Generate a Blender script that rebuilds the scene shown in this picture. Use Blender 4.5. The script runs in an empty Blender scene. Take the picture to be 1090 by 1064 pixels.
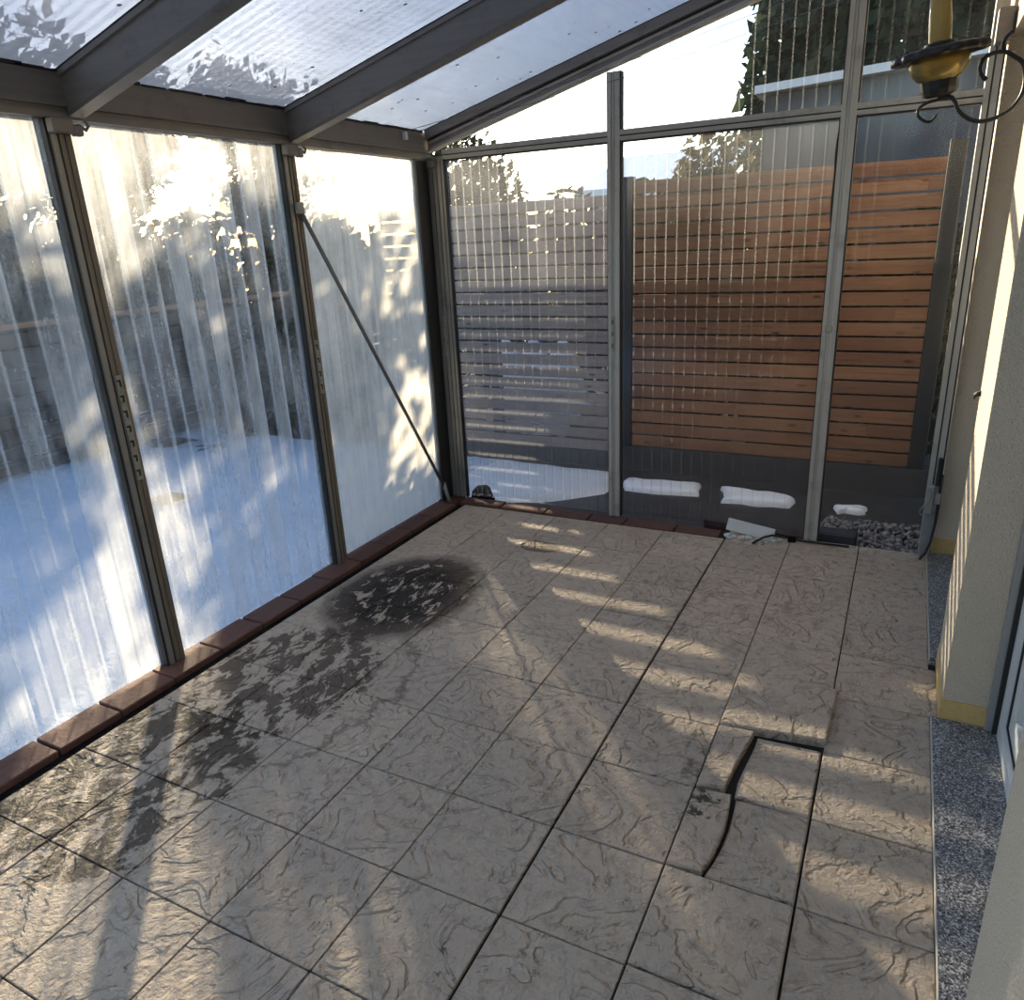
import bpy, bmesh, math, random
from mathutils import Vector, Matrix
C = bpy.context.scene.collection
rnd = random.Random(7)
PI = math.pi

# ------------------------------------------------------------------ helpers
class MB:
    """collects shapes, builds ONE mesh object"""
    def __init__(self):
        self.v = []; self.f = []; self.mi = []; self.uv = {}
    def face(self, pts, mi=0, uv=None):
        n = len(self.v); self.v += [tuple(p) for p in pts]
        self.f.append(tuple(range(n, n + len(pts)))); self.mi.append(mi)
        if uv: self.uv[len(self.f) - 1] = uv
    def solid(self, verts, faces, mi=0):
        n = len(self.v); self.v += [tuple(p) for p in verts]
        for f in faces: self.f.append(tuple(i + n for i in f)); self.mi.append(mi)
    def box(self, x0, x1, y0, y1, z0, z1, mi=0, M=None):
        vs = [Vector((x, y, z)) for x in (x0, x1) for y in (y0, y1) for z in (z0, z1)]
        if M: vs = [M @ v for v in vs]
        self.solid(vs, [(0, 1, 3, 2), (4, 6, 7, 5), (0, 4, 5, 1), (2, 3, 7, 6), (0, 2, 6, 4), (1, 5, 7, 3)], mi)
    def bbox(self, x0, x1, y0, y1, z0, z1, b=.003, mi=0, M=None):
        """box with chamfered edges (kept as an inset top/bottom ring)"""
        ring = lambda i, z: [(x0 + i, y0, z), (x1 - i, y0, z), (x1, y0 + i, z), (x1, y1 - i, z), (x1 - i, y1, z), (x0 + i, y1, z), (x0, y1 - i, z), (x0, y0 + i, z)]
        ins = lambda z: [(x0 + b, y0 + b, z), (x1 - b, y0 + b, z), (x1 - b, y0 + b, z), (x1 - b, y1 - b, z), (x1 - b, y1 - b, z), (x0 + b, y1 - b, z), (x0 + b, y1 - b, z), (x0 + b, y0 + b, z)]
        L = [ins(z0), ring(b, z0 + b), ring(b, z1 - b), ins(z1)]
        vs = [Vector(p) for r in L for p in r]
        if M: vs = [M @ v for v in vs]
        fs = []
        for k in range(3):
            for i in range(8):
                j = (i + 1) % 8; fs.append((k * 8 + i, k * 8 + j, k * 8 + 8 + j, k * 8 + 8 + i))
        fs.append(tuple(reversed(range(8)))); fs.append(tuple(range(24, 32)))
        self.solid(vs, fs, mi)
    def prism(self, poly, z0, z1, mi=0, M=None, b=0):
        n = len(poly)
        a = sum(poly[i][0] * poly[(i + 1) % n][1] - poly[(i + 1) % n][0] * poly[i][1] for i in range(n))
        if a < 0: poly = poly[::-1]
        cx = sum(p[0] for p in poly) / n; cy = sum(p[1] for p in poly) / n
        def ins(p):
            if not b: return p
            d = math.hypot(p[0] - cx, p[1] - cy) or 1; s = 1 - b * 1.3 / d
            return (cx + (p[0] - cx) * s, cy + (p[1] - cy) * s)
        L = [[(p[0], p[1], z0) for p in poly], [(p[0], p[1], z1 - b) for p in poly]]
        if b: L.append([(ins(p)[0], ins(p)[1], z1) for p in poly])
        vs = [Vector(p) for r in L for p in r]
        if M: vs = [M @ v for v in vs]
        fs = [tuple(reversed(range(n))), tuple(range(n * (len(L) - 1), n * len(L)))]
        for k in range(len(L) - 1):
            for i in range(n):
                j = (i + 1) % n; fs.append((k * n + i, k * n + j, k * n + n + j, k * n + n + i))
        self.solid(vs, fs, mi)
    def tube(self, pts, r, seg=8, mi=0):
        pts = [Vector(p) for p in pts]; n = len(pts)
        rs = r if isinstance(r, (list, tuple)) else [r] * n
        T = []
        for i in range(n):
            a = pts[max(0, i - 1)]; c = pts[min(n - 1, i + 1)]; T.append((c - a).normalized())
        up = Vector((0, 0, 1)) if abs(T[0].z) < .9 else Vector((1, 0, 0))
        nx = T[0].cross(up).normalized(); vs = []
        for i in range(n):
            nx = (nx - T[i] * nx.dot(T[i])).normalized(); ny = T[i].cross(nx)
            for k in range(seg):
                a = 2 * PI * k / seg; vs.append(pts[i] + (nx * math.cos(a) + ny * math.sin(a)) * rs[i])
        fs = [tuple(reversed(range(seg))), tuple(range((n - 1) * seg, n * seg))]
        for i in range(n - 1):
            for k in range(seg):
                k2 = (k + 1) % seg; fs.append((i * seg + k, i * seg + k2, i * seg + seg + k2, i * seg + seg + k))
        self.solid(vs, fs, mi)
    def lathe(self, prof, seg=32, mi=0, M=None, wob=None):
        vs = []
        for pi_, (r, z) in enumerate(prof):
            for k in range(seg):
                a = 2 * PI * k / seg
                rr, zz = (r, z) if not wob else wob(r, z, a)
                v = Vector((rr * math.cos(a), rr * math.sin(a), zz)); vs.append(M @ v if M else v)
        fs = []
        for i in range(len(prof) - 1):
            for k in range(seg):
                k2 = (k + 1) % seg; fs.append((i * seg + k, i * seg + k2, i * seg + seg + k2, i * seg + seg + k))
        self.solid(vs, fs, mi)
    def build(self, name, mats, parent=None, smooth=False, loc=None):
        me = bpy.data.meshes.new(name)
        off = Vector(loc) if loc else Vector((0, 0, 0))
        me.from_pydata([Vector(p) - off for p in self.v], [], self.f)
        if not isinstance(mats, (list, tuple)): mats = [mats]
        for m in mats: me.materials.append(m)
        for p, mi in zip(me.polygons, self.mi): p.material_index = mi; p.use_smooth = smooth
        if self.uv:
            ul = me.uv_layers.new(name='uv')
            for i, p in enumerate(me.polygons):
                if i in self.uv:
                    for li, q in zip(p.loop_indices, self.uv[i]): ul.data[li].uv = q
        me.update()
        bm = bmesh.new(); bm.from_mesh(me)
        if not self.uv: bmesh.ops.recalc_face_normals(bm, faces=bm.faces)
        bm.to_mesh(me); bm.free()
        o = bpy.data.objects.new(name, me); C.objects.link(o)
        o.location = off
        if parent:
            o.parent = parent
            o.location = off - parent.location if loc else -parent.location
        return o

def tag(o, label=None, cat=None, group=None, kind=None):
    if label: o['label'] = label
    if cat: o['category'] = cat
    if group: o['group'] = group
    if kind: o['kind'] = kind
    return o
def empty(name, loc, label, cat, group=None, kind=None):
    o = bpy.data.objects.new(name, None); C.objects.link(o); o.location = loc; o.empty_display_size = .05
    return tag(o, label, cat, group, kind)
def lift(a, b, t): return a + (b - a) * t

# ------------------------------------------------------------------ materials
class NT:
    def __init__(self, name):
        self.m = bpy.data.materials.new(name); self.m.use_nodes = True
        self.t = self.m.node_tree; self.t.nodes.clear()
        self.out = self.n('ShaderNodeOutputMaterial')
    def n(self, ty, **kw):
        nd = self.t.nodes.new(ty)
        for k, v in kw.items():
            if k.startswith('i_'):
                key = k[2:]; key = int(key) if key.isdigit() else key.replace('_', ' ')
                nd.inputs[key].default_value = v
            else: setattr(nd, k, v)
        return nd
    def l(self, a, b): self.t.links.new(a, b)
    def put(self, sock, v):
        if hasattr(v, 'is_output') or isinstance(v, bpy.types.NodeSocket): self.l(v, sock)
        else:
            if sock.type == 'RGBA' and not isinstance(v, (int, float)) and len(v) == 3: v = (*v, 1)
            sock.default_value = v
    def math(self, op, a, b=0., c=0., clamp=False):
        nd = self.n('ShaderNodeMath', operation=op); nd.use_clamp = clamp
        self.put(nd.inputs[0], a); self.put(nd.inputs[1], b); self.put(nd.inputs[2], c); return nd.outputs[0]
    def mix(self, f, a, b, blend='MIX'):
        nd = self.n('ShaderNodeMix', data_type='RGBA', blend_type=blend)
        self.put(nd.inputs[0], f); self.put(nd.inputs[6], a); self.put(nd.inputs[7], b); return nd.outputs[2]
    def ramp(self, f, lo, hi, a=0., b=1.):
        nd = self.n('ShaderNodeMapRange', clamp=True, interpolation_type='SMOOTHSTEP')
        self.put(nd.inputs[0], f); self.put(nd.inputs[1], lo); self.put(nd.inputs[2], hi); self.put(nd.inputs[3], a); self.put(nd.inputs[4], b)
        return nd.outputs[0]
    def coord(self, which='Object'): return self.n('ShaderNodeTexCoord').outputs[which]
    def pos(self): return self.n('ShaderNodeNewGeometry').outputs['Position']
    def mapv(self, v, scale=(1, 1, 1), loc=(0, 0, 0), rot=(0, 0, 0)):
        nd = self.n('ShaderNodeMapping'); self.l(v, nd.inputs[0])
        nd.inputs[1].default_value = loc; nd.inputs[2].default_value = rot; nd.inputs[3].default_value = scale
        return nd.outputs[0]
    def noise(self, v, scale=5., detail=3., rough=.5, dist=0., out='Fac'):
        nd = self.n('ShaderNodeTexNoise'); self.l(v, nd.inputs['Vector'])
        nd.inputs['Scale'].default_value = scale; nd.inputs['Detail'].default_value = detail
        nd.inputs['Roughness'].default_value = rough; nd.inputs['Distortion'].default_value = dist
        return nd.outputs[out]
    def vor(self, v, scale=5., feature='F1', out='Distance', rand=1.):
        nd = self.n('ShaderNodeTexVoronoi', feature=feature); self.l(v, nd.inputs['Vector'])
        nd.inputs['Scale'].default_value = scale; nd.inputs['Randomness'].default_value = rand
        return nd.outputs[out]
    def sep(self, v):
        nd = self.n('ShaderNodeSeparateXYZ'); self.l(v, nd.inputs[0]); return nd.outputs
    def comb(self, x=0., y=0., z=0.):
        nd = self.n('ShaderNodeCombineXYZ')
        for s, v in zip(nd.inputs, (x, y, z)): self.put(s, v)
        return nd.outputs[0]
    def bump(self, h, dist=.01, strength=1., normal=None):
        nd = self.n('ShaderNodeBump'); self.l(h, nd.inputs['Height'])
        nd.inputs['Distance'].default_value = dist; nd.inputs['Strength'].default_value = strength
        if normal: self.l(normal, nd.inputs['Normal'])
        return nd.outputs[0]
    def bsdf(self, col, rough=.6, metal=0., normal=None, spec=.5, **kw):
        nd = self.n('ShaderNodeBsdfPrincipled')
        self.put(nd.inputs['Base Color'], col); self.put(nd.inputs['Roughness'], rough)
        self.put(nd.inputs['Metallic'], metal); self.put(nd.inputs['Specular IOR Level'], spec)
        if normal: self.l(normal, nd.inputs['Normal'])
        for k, v in kw.items(): self.put(nd.inputs[k.replace('_', ' ')], v)
        return nd.outputs[0]
    def mixs(self, f, a, b):
        nd = self.n('ShaderNodeMixShader'); self.put(nd.inputs[0], f); self.l(a, nd.inputs[1]); self.l(b, nd.inputs[2]); return nd.outputs[0]
    def done(self, sh): self.l(sh, self.out.inputs['Surface']); return self.m

def simple(name, col, rough=.6, metal=0., var=.12, scale=30., bumpd=0., spec=.5, dirt=None, dirt_amt=.5, dirt_scale=6.):
    t = NT(name); p = t.coord()
    n1 = t.noise(p, scale, 4.)
    dark = tuple(c * (1 - var * 2) for c in col); lite = tuple(min(1, c * (1 + var)) for c in col)
    c = t.mix(n1, dark, lite)
    if dirt:
        d = t.ramp(t.noise(p, dirt_scale, 6., .65), .5, .75, 0., dirt_amt); c = t.mix(d, c, dirt)
    nm = t.bump(n1, bumpd) if bumpd else None
    return t.done(t.bsdf(c, rough, metal, nm, spec))

def metal_mat(name, col, rough=.45, axis=2):
    """weathered aluminium with streaks running along the profile"""
    t = NT(name); p = t.coord()
    sc = [40, 40, 40]; sc[axis] = 1.5
    st = t.noise(t.mapv(p, sc), 1., 4.)
    bl = t.noise(p, 9., 5., .65)
    c = t.mix(st, tuple(x * .72 for x in col), tuple(x * 1.15 for x in col))
    c = t.mix(t.ramp(bl, .52, .75, 0., .6), c, tuple(x * .45 for x in col))
    return t.done(t.bsdf(c, rough, .35, t.bump(bl, .0008), .5))

M = {}
M['alu_dark'] = metal_mat('weathered_grey_metal', (.17, .158, .15), .5, 1)
M['alu_rafter'] = metal_mat('rafter_metal', (.22, .205, .195), .42, 0)
M['alu_post'] = metal_mat('post_metal', (.27, .255, .235), .45, 2)
M['alu_light'] = metal_mat('light_grey_metal', (.43, .42, .40), .42, 2)
M['alu_rail'] = metal_mat('rail_metal', (.40, .39, .37), .42, 0)
M['tan'] = metal_mat('tan_strip', (.20, .165, .125), .6, 2)
M['black'] = simple('black_rubber', (.012, .012, .013), .6)
M['slot'] = simple('slotted_steel', (.34, .33, .28), .5, .4, .2, 60, dirt=(.05, .05, .035), dirt_amt=.6, dirt_scale=20.)
M['iron'] = simple('black_iron', (.010, .009, .009), .45, .0, .2, 60, .0006)
M['mortar'] = simple('dark_mortar', (.022, .018, .015), .95, 0, .3, 40, .004)
M['white_pvc'] = simple('white_plastic', (.62, .64, .66), .35, 0, .04, 15)
M['grey_pvc'] = simple('grey_aluminium_trim', (.30, .31, .32), .4, .3, .08, 20)
M['soil'] = simple('wet_soil', (.009, .007, .006), .95, 0, .4, 25, .02, .1, dirt=(.03, .026, .022), dirt_amt=.4)
M['white_board'] = simple('white_board', (.55, .56, .55), .6, 0, .06, 20, dirt=(.16, .14, .12), dirt_amt=.8, dirt_scale=9.)
M['red_board'] = simple('dark_red_board', (.055, .018, .014), .7, 0, .3, 25)
M['yellow_block'] = simple('yellow_insulation', (.56, .39, .16), .9, 0, .12, 60, .004, dirt=(.28, .18, .08), dirt_amt=.5)
M['brown_block'] = simple('tan_wood_block', (.38, .25, .10), .85, 0, .15, 60, .004)

def mat_brick():
    t = NT('curb_brick_red'); p = t.pos()
    oi = t.n('ShaderNodeObjectInfo').outputs['Random']
    n = t.noise(p, 35., 5., .65)
    c = t.mix(oi, (.085, .034, .024), (.135, .058, .04)); c = t.mix(t.ramp(n, .4, .75, 0, .7), c, (.055, .03, .025))
    return t.done(t.bsdf(c, .8, 0, t.bump(n, .004)))
M['brick'] = mat_brick()

def mat_tile():
    t = NT('slate_look_tile'); p = t.pos()
    g = t.n('ShaderNodeNewGeometry'); ri = g.outputs['Random Per Island']
    oi = t.n('ShaderNodeObjectInfo').outputs['Random']
    xyz = t.sep(p)
    # each tile carries its own embossing
    off = t.math('MULTIPLY', t.math('ADD', ri, oi), 37.)
    nv = t.n('ShaderNodeVectorMath', operation='ADD'); t.l(p, nv.inputs[0]); t.l(t.comb(off, off, 0.), nv.inputs[1]); q = nv.outputs[0]
    w = t.noise(q, 7., 4., .6, 0., 'Color')
    wv = t.n('ShaderNodeVectorMath', operation='MULTIPLY_ADD'); t.l(w, wv.inputs[0]); wv.inputs[1].default_value = (.22, .22, 0); t.l(q, wv.inputs[2])
    flat = t.mapv(wv.outputs[0], (1, 1, 0))
    vo = t.n('ShaderNodeTexVoronoi', feature='F1'); t.l(flat, vo.inputs['Vector']); vo.inputs['Scale'].default_value = 5.5
    plate = t.sep(vo.outputs['Color'])[0]                              # raised slabs: steps at their edges
    big = t.noise(q, 5.0, 4., .5, .7); fine = t.noise(q, 60., 6., .65); mid = t.noise(q, 18., 5., .6, .8)
    st1 = t.math('FRACT', t.math('MULTIPLY', big, 8.))
    step = t.ramp(st1, .0, .30)                                        # terraces like riven slate
    step = t.math('ADD', step, t.math('FLOOR', t.math('MULTIPLY', big, 8.)))
    h = t.math('MULTIPLY_ADD', plate, .55, t.math('MULTIPLY', step, .28))
    h = t.math('MULTIPLY_ADD', fine, .35, h); h = t.math('MULTIPLY_ADD', mid, .55, h)
    nm = t.bump(h, .045, 1.0)
    # colour
    m1 = t.noise(p, 3.2, 5., .6); m2 = t.noise(q, 24., 6., .72)
    c = t.mix(m1, (.47, .375, .285), (.61, .505, .405)); c = t.mix(t.ramp(m2, .45, .72, 0, .55), c, (.24, .175, .13))
    c = t.mix(t.ramp(ri, 0, 1, 0, .22), c, (.24, .21, .19))
    crev_shade = t.ramp(st1, .0, .05, .95, 0.); c = t.mix(t.math('MULTIPLY', crev_shade, t.ramp(m2, .35, .6)), c, (.075, .058, .044))  # shade along the embossed steps painted into the colour
    # damp and dirt stains, where they lie on this floor
    n_s = t.noise(p, 6., 6., .7); n_f = t.noise(t.mapv(p, (18, 8, 18), rot=(0, 0, .62)), 1., 5., .72, .6); n_b = t.noise(t.mapv(p, (14, 7.5, 10), rot=(0, 0, .55)), 1., 6., .68, .5)
    tot = None; wet = None
    def blob(cx, cy, rx, ry, rot, thr, ragged):
        d = t.mapv(p, (1, 1, 0), (-cx, -cy, 0)); d = t.mapv(d, (1 / rx, 1 / ry, 0), rot=(0, 0, -rot))
        ln = t.n('ShaderNodeVectorMath', operation='LENGTH'); t.l(d, ln.inputs[0])
        dist = t.math('MULTIPLY_ADD', t.math('SUBTRACT', n_s, .5), ragged, ln.outputs['Value'])
        return dist, t.ramp(dist, 1.0, .92)
    dA, A = blob(-1.27, 1.10, .34, .44, -.75, 0, .30)
    fl = t.ramp(n_f, .56, .585)                                         # pale scales left standing in the stain
    inner = t.ramp(dA, .86, .55)
    sA = t.math('MULTIPLY', A, t.math('SUBTRACT', 1., t.math('MULTIPLY', fl, .95)))
    rim = t.math('MULTIPLY', t.ramp(dA, .8, .95), t.ramp(dA, 1.15, 1.0))
    dB, B = blob(-1.30, .30, .36, .42, -.3, 0, 1.0)
    sB = t.math('MULTIPLY', B, t.ramp(n_b, .475, .50))
    rimB = t.math('MULTIPLY', t.ramp(t.math('ABSOLUTE', t.math('SUBTRACT', t.math('MULTIPLY_ADD', t.math('SUBTRACT', dB, 1.35), 1., 0.), 0.)), .07, .02), t.ramp(xyz[0], -1.15, -.95))
    dC, Cc = blob(-1.36, -.36, .36, .50, .15, 0, 1.1)
    sC = t.math('MULTIPLY', Cc, t.ramp(n_b, .45, .50))
    dD, D = blob(-.90, 1.86, .12, .08, 0, 0, .8)
    dE, E_ = blob(.12, 1.45, .55, .35, .4, 0, 1.4)
    brown = (.040, .029, .022)
    c = t.mix(t.math('MULTIPLY', sA, .97), c, t.mix(inner, (.075, .054, .040), (.014, .010, .008)))
    c = t.mix(t.math('MULTIPLY', rim, .6), c, (.13, .10, .08))
    c = t.mix(t.math('MULTIPLY', sB, .86), c, (.068, .046, .031))
    c = t.mix(t.math('MULTIPLY', rimB, .55), c, (.11, .085, .065))
    c = t.mix(t.math('MULTIPLY', sC, .85), c, (.042, .029, .019))
    c = t.mix(t.math('MULTIPLY', D, .7), c, (.085, .055, .03))
    c = t.mix(t.math('MULTIPLY', E_, t.ramp(n_b, .45, .7, 0, .4)), c, (.10, .08, .065))
    # grime spots in the loose corner
    dF, F = blob(.30, .50, .05, .16, -.2, 0, 1.0); c = t.mix(t.math('MULTIPLY', F, t.ramp(n_b, .47, .6, 0, .6)), c, (.03, .024, .018))
    dG, G = blob(.375, .25, .05, .075, .2, 0, 1.3); c = t.mix(t.math('MULTIPLY', G, t.ramp(t.noise(t.mapv(p, (22, 40, 30), rot=(0, 0, .4)), 1., 5., .75, .6), .47, .56, 0, .9)), c, (.02, .02, .014))
    w_ = t.math('ADD', t.math('MULTIPLY', sA, .5), t.math('MULTIPLY', sC, .25), clamp=True)
    rough = t.math('SUBTRACT', .66, t.math('MULTIPLY', w_, .2))
    return t.done(t.bsdf(c, rough, 0, nm, t.math('SUBTRACT', .35, t.math('MULTIPLY', w_, .35))))
M['tile'] = mat_tile()

def mat_granite():
    t = NT('salt_and_pepper_granite'); p = t.pos()
    q = t.mapv(p, (1, 1, 1)); v = t.vor(q, 250., out='Color'); s = t.sep(v)[0]; n = t.noise(p, 160., 2.)
    s = t.math('MULTIPLY_ADD', n, .3, t.math('MULTIPLY', s, .8))
    c = t.mix(t.ramp(s, .25, .45), (.022, .022, .026), (.14, .14, .15)); c = t.mix(t.ramp(s, .70, .85), c, (.46, .46, .47))
    return t.done(t.bsdf(c, .35, 0, None, .5))
M['granite'] = mat_granite()
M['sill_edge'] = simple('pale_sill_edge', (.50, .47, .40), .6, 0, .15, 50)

def mat_plaster(name, col, dist=.004):
    t = NT(name); p = t.pos()
    a = t.vor(p, 170.); n = t.noise(p, 70., 5., .7); b = t.noise(p, 2.5, 4.)
    c = t.mix(b, tuple(x * .86 for x in col), col); c = t.mix(t.ramp(n, .3, .45, .35, 0.), c, tuple(x * .6 for x in col))
    return t.done(t.bsdf(c, .9, 0, t.bump(t.math('ADD', a, n), dist), .2))
M['plaster'] = mat_plaster('cream_roughcast', (.60, .52, .415))
M['plaster_tan'] = mat_plaster('tan_roughcast', (.50, .44, .325))

def mat_sheet(name, seed, base, rnd_amt, top, bot, tint=(.93, .95, .97), hazecol=(.82, .84, .86), hmax=2.05, streak=.5, pitch=.06, speck=0., diff=.3, chan=.4, gloss=1.0, refr=0., blotch=.35, low=0.):
    """clear ribbed sheet: haze is the condensation and lime inside the channels"""
    t = NT(name); uv = t.n('ShaderNodeUVMap', uv_map='uv').outputs[0]
    s = t.sep(uv); u, v = s[0], s[1]
    ci = t.math('FLOOR', t.math('DIVIDE', u, pitch))
    wn = t.n('ShaderNodeTexWhiteNoise', noise_dimensions='1D'); t.l(t.math('ADD', ci, seed), wn.inputs['W']); cr = wn.outputs['Value']
    so = t.comb(seed * 3.1, seed * 1.7, 0.)
    sh = t.n('ShaderNodeVectorMath', operation='ADD'); t.l(uv, sh.inputs[0]); t.l(so, sh.inputs[1]); w = sh.outputs[0]
    chv = t.n('ShaderNodeVectorMath', operation='ADD'); t.l(w, chv.inputs[0]); t.l(t.comb(0., t.math('MULTIPLY', cr, 9.), 0.), chv.inputs[1])
    s1 = t.noise(t.mapv(chv.outputs[0], (6, 2.0, 1)), 1., 4., .6)            # per channel fogging along its length
    s2 = t.noise(t.mapv(w, (75, 2.2, 1)), 1., 4., .65)                        # run marks
    s3 = t.noise(w, 3.2, 5., .6)                                              # broad patches
    h = t.math('MULTIPLY_ADD', t.math('SUBTRACT', s1, .5), rnd_amt * 2.2, base)
    h = t.math('MULTIPLY_ADD', t.math('SUBTRACT', cr, .5), chan, h)
    h = t.math('MULTIPLY_ADD', t.math('SUBTRACT', s2, .5), streak, h)
    h = t.math('MULTIPLY_ADD', t.math('SUBTRACT', s3, .5), blotch * 2, h)
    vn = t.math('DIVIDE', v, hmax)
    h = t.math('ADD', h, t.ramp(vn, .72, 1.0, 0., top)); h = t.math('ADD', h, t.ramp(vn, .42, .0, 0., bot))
    if speck:
        sp = t.noise(w, 55., 3., .6); h = t.math('MULTIPLY_ADD', t.ramp(sp, .55, .62), speck, h)
    if low:                                                                   # added haze low down, left clear beside ribs to cast narrow sun streaks
        f = t.math('FRACT', t.math('DIVIDE', u, pitch)); wob = t.math('MULTIPLY_ADD', t.math('SUBTRACT', s1, .5), .5, f)
        streak_film = t.math('MULTIPLY', t.ramp(wob, .16, .30), t.ramp(v, .95, .55)); h = t.math('MAXIMUM', h, t.math('MULTIPLY', streak_film, low))
    h = t.math('MINIMUM', t.math('MAXIMUM', h, .006), .93)
    tr = t.n('ShaderNodeBsdfTransparent'); tr.inputs[0].default_value = (*tint, 1)
    base_s = tr.outputs[0]
    if refr:
        rf = t.n('ShaderNodeBsdfRefraction'); rf.inputs['Color'].default_value = (*tint, 1); rf.inputs['Roughness'].default_value = .12; rf.inputs['IOR'].default_value = 1.03
        base_s = t.mixs(refr, base_s, rf.outputs[0])
    tl = t.n('ShaderNodeBsdfTranslucent'); tl.inputs[0].default_value = (*hazecol, 1)
    df = t.n('ShaderNodeBsdfDiffuse'); df.inputs[0].default_value = (*hazecol, 1)
    hz = t.mixs(diff, tl.outputs[0], df.outputs[0])
    sh_ = t.mixs(h, base_s, hz)
    gl = t.n('ShaderNodeBsdfGlossy'); gl.inputs['Roughness'].default_value = .13; gl.inputs[0].default_value = (.9, .92, .95, 1)
    fr = t.n('ShaderNodeFresnel'); fr.inputs['IOR'].default_value = 1.38
    return t.done(t.mixs(t.math('MULTIPLY', fr.outputs[0], gloss, clamp=True), sh_, gl.outputs[0]))
def mat_web(name, col=(.85, .87, .88), op=.55):
    t = NT(name)
    tr = t.n('ShaderNodeBsdfTransparent'); tl = t.n('ShaderNodeBsdfTranslucent'); tl.inputs[0].default_value = (*col, 1)
    df = t.n('ShaderNodeBsdfDiffuse'); df.inputs[0].default_value = (*col, 1)
    gl = t.n('ShaderNodeBsdfGlossy'); gl.inputs['Roughness'].default_value = .3; gl.inputs[0].default_value = (*col, 1)
    s = t.mixs(.5, tl.outputs[0], df.outputs[0]); s = t.mixs(.25, s, gl.outputs[0])
    return t.done(t.mixs(op, tr.outputs[0], s))
M['web'] = mat_web('sheet_rib', (.62, .64, .66), .20); M['web_left'] = mat_web('sheet_rib_fogged', (.66, .70, .76), .26); M['web_roof'] = mat_web('sheet_rib_roof', (.3, .34, .42), .12)

def mat_clear():
    t = NT('clear_sheet_skin'); tr = t.n('ShaderNodeBsdfTransparent'); tr.inputs[0].default_value = (.94, .95, .96, 1)
    gl = t.n('ShaderNodeBsdfGlossy'); gl.inputs['Roughness'].default_value = .13; fr = t.n('ShaderNodeFresnel'); fr.inputs['IOR'].default_value = 1.35
    return t.done(t.mixs(fr.outputs[0], tr.outputs[0], gl.outputs[0]))
M['skin_clear'] = mat_clear()
def mat_roof():
    t = NT('roof_sheet_skin'); uv = t.n('ShaderNodeUVMap', uv_map='uv').outputs[0]
    w = t.noise(t.mapv(uv, (1.2, 30, 1)), 1., 4., .6); b = t.noise(uv, 2.2, 4., .6); d = t.noise(uv, 26., 2., .5); d2 = t.vor(uv, 13.)
    h = t.math('MULTIPLY_ADD', t.math('SUBTRACT', w, .5), .4, .62); h = t.math('MULTIPLY_ADD', t.math('SUBTRACT', b, .5), .5, h)
    h = t.math('MINIMUM', t.math('MAXIMUM', h, .25), .9)
    tr = t.n('ShaderNodeBsdfTransparent'); tr.inputs[0].default_value = (.17, .21, .30, 1)
    tl = t.n('ShaderNodeBsdfTranslucent'); tl.inputs[0].default_value = (.175, .21, .29, 1)
    df = t.n('ShaderNodeBsdfDiffuse'); df.inputs[0].default_value = (.22, .24, .29, 1)
    s = t.mixs(h, tr.outputs[0], t.mixs(.35, tl.outputs[0], df.outputs[0]))
    dk = t.n('ShaderNodeBsdfDiffuse'); dk.inputs[0].default_value = (.02, .02, .03, 1)
    s = t.mixs(t.math('MULTIPLY', t.ramp(d2, .13, .08), t.ramp(t.noise(uv, 5., 2.), .42, .6)), s, dk.outputs[0])
    gl = t.n('ShaderNodeBsdfGlossy'); gl.inputs['Roughness'].default_value = .16; fr = t.n('ShaderNodeFresnel'); fr.inputs['IOR'].default_value = 1.4
    return t.done(t.mixs(fr.outputs[0], s, gl.outputs[0]))
M['roof_skin'] = mat_roof()

def mat_plank(name, c1, c2, pitch, seed=0., z0=0.):
    t = NT(name); p = t.pos(); s = t.sep(p)
    row = t.math('FLOOR', t.math('DIVIDE', t.math('SUBTRACT', s[2], z0), pitch))
    col = t.math('FLOOR', t.math('MULTIPLY_ADD', row, .37, t.math('DIVIDE', s[0], 2.3)))
    wn = t.n('ShaderNodeTexWhiteNoise', noise_dimensions='2D'); t.l(t.comb(row, t.math('ADD', col, seed), 0.), wn.inputs['Vector'])
    r = wn.outputs['Value']
    q = t.n('ShaderNodeVectorMath', operation='ADD'); t.l(p, q.inputs[0]); t.l(t.comb(t.math('MULTIPLY', r, 20.), 0., t.math('MULTIPLY', r, 5.)), q.inputs[1])
    g = t.noise(t.mapv(q.outputs[0], (3, 10, 60)), 1., 5., .65, 1.2); kn = t.vor(t.mapv(q.outputs[0], (4, 1, 11)), 1.)
    c = t.mix(r, c1, c2); c = t.mix(t.ramp(g, .35, .75, 0, .55), c, tuple(x * .5 for x in c1))
    c = t.mix(t.ramp(kn, .16, .07, 0, .8), c, tuple(x * .25 for x in c1))
    c = t.mix(t.ramp(t.noise(p, 1.7, 3.), .45, .7, 0, .4), c, tuple(x * 1.35 for x in c2))
    return t.done(t.bsdf(c, .75, 0, t.bump(g, .003), .3))
SL = .0925
M['plank_warm'] = mat_plank('orange_brown_boards', (.14, .066, .037), (.225, .118, .066), SL, 3., .055)
M['plank_grey'] = mat_plank('hazy_shaded_boards', (.19, .150, .135), (.27, .215, .19), SL, 8., -.01)  # greying from sheet haze and shade is put into the board colour
M['plank_dark'] = mat_plank('dark_garden_boards', (.055, .045, .04), (.10, .075, .06), .12, 5., -.1)
M['plank_orange'] = mat_plank('orange_rail', (.26, .12, .06), (.34, .17, .08), .3, 5., -.1)
M['anthracite'] = simple('anthracite_steel', (.018, .020, .025), .5, .2, .15, 20)
M['plinth'] = simple('dark_concrete', (.040, .040, .046), .8, 0, .2, 14, .004)
M['paving'] = simple('dark_wet_paving', (.038, .036, .038), .6, 0, .3, 9, .008, dirt=(.08, .075, .07), dirt_amt=.4)

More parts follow.
